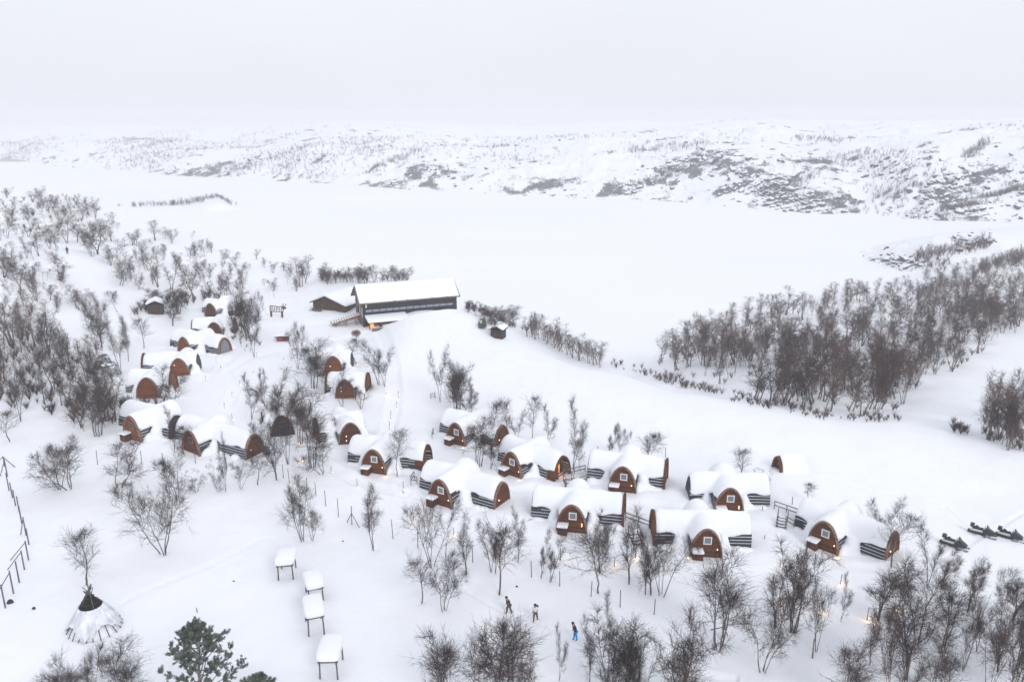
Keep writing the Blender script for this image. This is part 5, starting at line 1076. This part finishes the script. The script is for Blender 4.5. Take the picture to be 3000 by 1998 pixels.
# ---------------------------------------------------------------- people
def skin(name, joints, edges, m, parent, sub=1):
    me = bpy.data.meshes.new(name); names = list(joints); me.from_pydata([joints[k][:3] for k in names], [(names.index(a), names.index(b)) for a, b in edges], []); me.update()
    o = bpy.data.objects.new(name, me); COL.objects.link(o); o.parent = parent; me.materials.append(m)
    sk = o.modifiers.new('skin', 'SKIN'); sk.use_smooth_shade = True
    if not me.skin_vertices: me.skin_vertices.new()
    for i, k in enumerate(names):
        r = joints[k][3]; me.skin_vertices[0].data[i].radius = (r, r) if not isinstance(r, tuple) else r; me.skin_vertices[0].data[i].use_root = (i == 0)
    ss = o.modifiers.new('sub', 'SUBSURF'); ss.levels = sub; ss.render_levels = sub; return o
def person(px, py, face, label, coat, trousers, lean=.1, stride=.3, long_coat=False, hat=(.02, .02, .025), pack=None, bob=0, gloves=(.02, .02, .02)):
    p = P(px, py); e = empty('person', (p.x, p.y, p.z - .12), face, label, 'person')          # local -y is where the walker looks
    L = lambda z: -lean * max(z - .9, 0)
    sf = stride
    J = dict(pel=(0, 0, .95, .135), sp=(0, L(1.2), 1.2, .14), ch=(0, L(1.42), 1.42, .15), nk=(0, L(1.54) - .01, 1.54, .062), hb=(0, L(1.66) - .03, 1.64, .095), ht=(0, L(1.72) - .045, 1.76, .075), nose=(0, L(1.66) - .15, 1.65, .02),
             hl=(-.10, 0, .90, .095), kl=(-.11, -sf * .55, .50, .065), al=(-.11, -sf * .5, .10, .045), tl=(-.11, -sf * .5 - .17, .05, .04), hr=(.10, 0, .90, .095), kr=(.11, sf * .12, .50, .065), ar=(.11, sf * .75, .14, .045), trr=(.11, sf * .75 - .16, .06, .04),
             shl=(-.19, L(1.44), 1.44, .065), ell=(-.27, L(1.2) + .09, 1.17, .048), wrl=(-.25, L(1.1) - .12, .96, .032), pml=(-.25, L(1) - .17, .89, .035), shr=(.19, L(1.44), 1.44, .065), elr=(.27, L(1.2) + .04, 1.17, .048), wrr=(.25, L(1.1) - .16, 1.0, .032), pmr=(.25, L(1) - .22, .94, .035))
    E = [('pel','sp'),('sp','ch'),('ch','nk'),('nk','hb'),('hb','ht'),('hb','nose'),('pel','hl'),('hl','kl'),('kl','al'),('al','tl'),('pel','hr'),('hr','kr'),('kr','ar'),('ar','trr'),('ch','shl'),('shl','ell'),('ell','wrl'),('wrl','pml'),('ch','shr'),('shr','elr'),('elr','wrr'),('wrr','pmr')]
    for s, k, sg in ((-1, 'pml', -1), (1, 'pmr', 1)):                     # five curled fingers a hand
        x, y, z, _ = J[k]
        for i in range(4):
            n1, n2 = f'{k}f{i}', f'{k}g{i}'; ln = (.034, .042, .04, .03)[i]; J[n1] = (x + (i - 1.5) * .019, y - .02, z - ln, .009); J[n2] = (x + (i - 1.5) * .017, y - .045, z - ln - .02, .0075); E += [(k, n1), (n1, n2)]
        J[k + 't'] = (x - sg * .035, y - .035, z - .012, .0095); E.append((k, k + 't'))
    skin('body', J, E, SKIN, e)
    def grown(keys, g): return {k: (J[k][0], J[k][1], J[k][2], (J[k][3] if not isinstance(J[k][3], tuple) else J[k][3][0]) + g) for k in keys}
    jk = grown(['ch', 'sp', 'pel', 'nk', 'shl', 'ell', 'wrl', 'shr', 'elr', 'wrr'], .035); je = [('pel','sp'),('sp','ch'),('ch','nk'),('ch','shl'),('shl','ell'),('ell','wrl'),('ch','shr'),('shr','elr'),('elr','wrr')]
    if long_coat: jk['hem'] = (0, .02, .62, .21); je.append(('pel', 'hem'))
    skin('jacket', jk, je, mat('jacket', coat, .85), e)
    skin('trousers', grown(['pel', 'hl', 'kl', 'al', 'hr', 'kr', 'ar'], .028), [('pel','hl'),('hl','kl'),('kl','al'),('pel','hr'),('hr','kr'),('kr','ar')], mat('trousers', trousers, .85), e)
    bm = M['dark']
    for a_, t_ in (('al', 'tl'), ('ar', 'trr')): skin('boot', grown([a_, t_], .022), [(a_, t_)], bm, e)
    hm_ = mat('hat', hat, .9); x, y, z, _ = J['ht']; MB().blob((x, y + .015, z + .01), (.125, .135, .12), 12, 8).build('hat', hm_, e, smooth=True)
    gm_ = mat('gloves', gloves, .9)
    for k in ('pml', 'pmr'): x, y, z, _ = J[k]; skin('glove', {'a': (x, y + .03, z + .05, .045), 'b': (x, y - .01, z - .03, .045), 'c': (x, y - .035, z - .06, .03)}, [('a', 'b'), ('b', 'c')], gm_, e)
    if pack: MB().box((0, .24 + L(1.3), 1.27), (.34, .20, .48), 0, -.1).build('backpack', mat('backpack', pack, .9), e)
    e.scale = (1.06, 1.06, 1.06); return e
SKIN = mat('skin', (.45, .27, .2), .6)
person(1492, 1793, R(-62), 'walker in a long dark grey coat bending forward in the deep snow', (.045, .045, .055), (.10, .065, .055), .32, .34, True)
person(1569, 1815, R(-20), 'walker in a white jacket with black hat, gloves and straps', (.75, .76, .78), (.11, .09, .095), .18, .36, pack=(.03, .03, .035))
person(1686, 1871, R(-75), 'walker in a black jacket and bright blue trousers looking down', (.012, .014, .022), (.0, .30, .75), .30, .16)
person(198, 744, R(200), 'tiny distant skier in dark clothes alone on the left hillside', (.03, .03, .04), (.04, .04, .05), .15, .3)
# ---------------------------------------------------------------- snowmobiles
def snowmobile(px, py, rz, label):
    p = P(px, py); e = empty('snowmobile', p, rz, label, 'snowmobile', 'snowmobiles parked on the slope at the right')    # local +x is forward
    Y = Vector((0, 1, 0)); X = Vector((1, 0, 0)); Z = Vector((0, 0, 1)); bk = mat('black_plastic', (.015, .018, .02), .35, .5); tl = mat('dark_teal_paint', (.008, .026, .028), .35, .5)
    o = MB().prism([(-1.25, .30), (.5, .26), (.6, .52), (.1, .62), (-1.2, .58)], (0, 0, 0), X, Z, Y, -.22, .22).build('tunnel', M['white'], e)
    b = MB().prism([(.1, .32), (.9, .26), (1.35, .38), (1.30, .58), (.75, .92), (.35, .95), (.05, .62)], (0, 0, 0), X, Z, Y, -.36, .36).build('hood', tl, e); m = b.modifiers.new('b', 'BEVEL'); m.width = .07; m.segments = 2
    s = MB().prism([(-1.05, .60), (.05, .64), (.10, .86), (-.35, .84), (-.55, 1.0), (-.75, 1.02), (-.8, .86), (-1.05, .84)], (0, 0, 0), X, Z, Y, -.19, .19).build('seat', bk, e); m = s.modifiers.new('b', 'BEVEL'); m.width = .05; m.segments = 2
    MB().box((-1.1, 0, 1.0), (.42, .5, .36)).build('luggage_box', bk, e)
    MB().prism([(.55, .93), (.75, .92), (.42, 1.32), (.36, 1.30)], (0, 0, 0), X, Z, Y, -.26, .26).build('windscreen', M['glassd'], e)
    h = MB(); h.tube((.22, -.40, 1.05), (.22, .40, 1.05), .025).tube((.3, 0, .9), (.22, 0, 1.05), .03); h.build('handlebar', bk, e)
    t = MB().prism([(-1.45, .04), (-1.55, .18), (-1.45, .33), (.35, .30), (.45, .12), (.3, .02)], (0, 0, 0), X, Z, Y, -.19, .19).build('track', bk, e)
    for sy in (-1, 1):
        k = MB(); k.prism([(.25, -.01), (1.35, -.01), (1.6, .16), (1.57, .20), (1.3, .05), (.25, .04)], (0, sy * .46, 0), X, Z, Y, -.07, .07).bar((.9, sy * .46, .05), (.75, sy * .25, .4), .05, .05).bar((1.5, sy * .46, .17), (1.15, sy * .46, .14), .03, .03); k.build('ski', bk, e)
        MB().box((-.45, sy * .33, .36), (1.5, .16, .05)).build('footrest', bk, e)
    e.scale = (.95, .95, .95); return e
snowmobile(2794, 1600, R(-42), 'nearest of three parked snowmobiles, dark teal, closest to the birch tops'); snowmobile(2876, 1566, R(-38), 'middle snowmobile with a pale side panel, parked highest on the slope'); snowmobile(2957, 1577, R(-40), 'rightmost snowmobile next to the picture edge')
# odd dark things poking through the snow
for (x, y, s, l) in [(q[0], q[1], q[2] * .6, q[3]) for q in [(100,1783,.28,'small dark stone poking out of the snow near the braced fence'),(685,1703,.16,'little pebble-like stump in the empty snowfield behind the racks'),(1005,1586,.14,'tiny twig stump right of the forked birch clump'),(1262,1772,.14,'tiny stump right of the small round-crowned birch'),(1514,1719,.2,'small dark stump beside the walker in the grey coat'),(30,1765,.5,'low dark tuft at the foot of the braced fence')]]:
    b = P(x, y); o = MB().blob((0, 0, .05), (s, s * .8, s), 9, 6, .25, random.Random(x)).build('stone' if 'tuft' not in l else 'tuft', M['dark'], None, smooth=True); o.location = b; tag(o, l, 'stone' if 'tuft' not in l else 'plant')
finish_labels()
# ---------------------------------------------------------------- haze
hz = MB().box((0, 2500, 9.5), (16000, 9000, 92)).build('haze', bpy.data.materials.new('haze'))
hz_m = hz.data.materials[0]; hz_m.use_nodes = True; t = hz_m.node_tree; t.nodes.remove(t.nodes['Principled BSDF']); v = t.nodes.new('ShaderNodeVolumePrincipled')
v.inputs['Color'].default_value = (.90, .905, .918, 1); v.inputs['Density'].default_value = HAZE_DENSITY; v.inputs['Anisotropy'].default_value = .0
t.links.new(v.outputs[0], t.nodes['Material Output'].inputs['Volume']); tag(hz, 'thin even winter haze lying over the lake and hills', 'haze', kind='stuff')
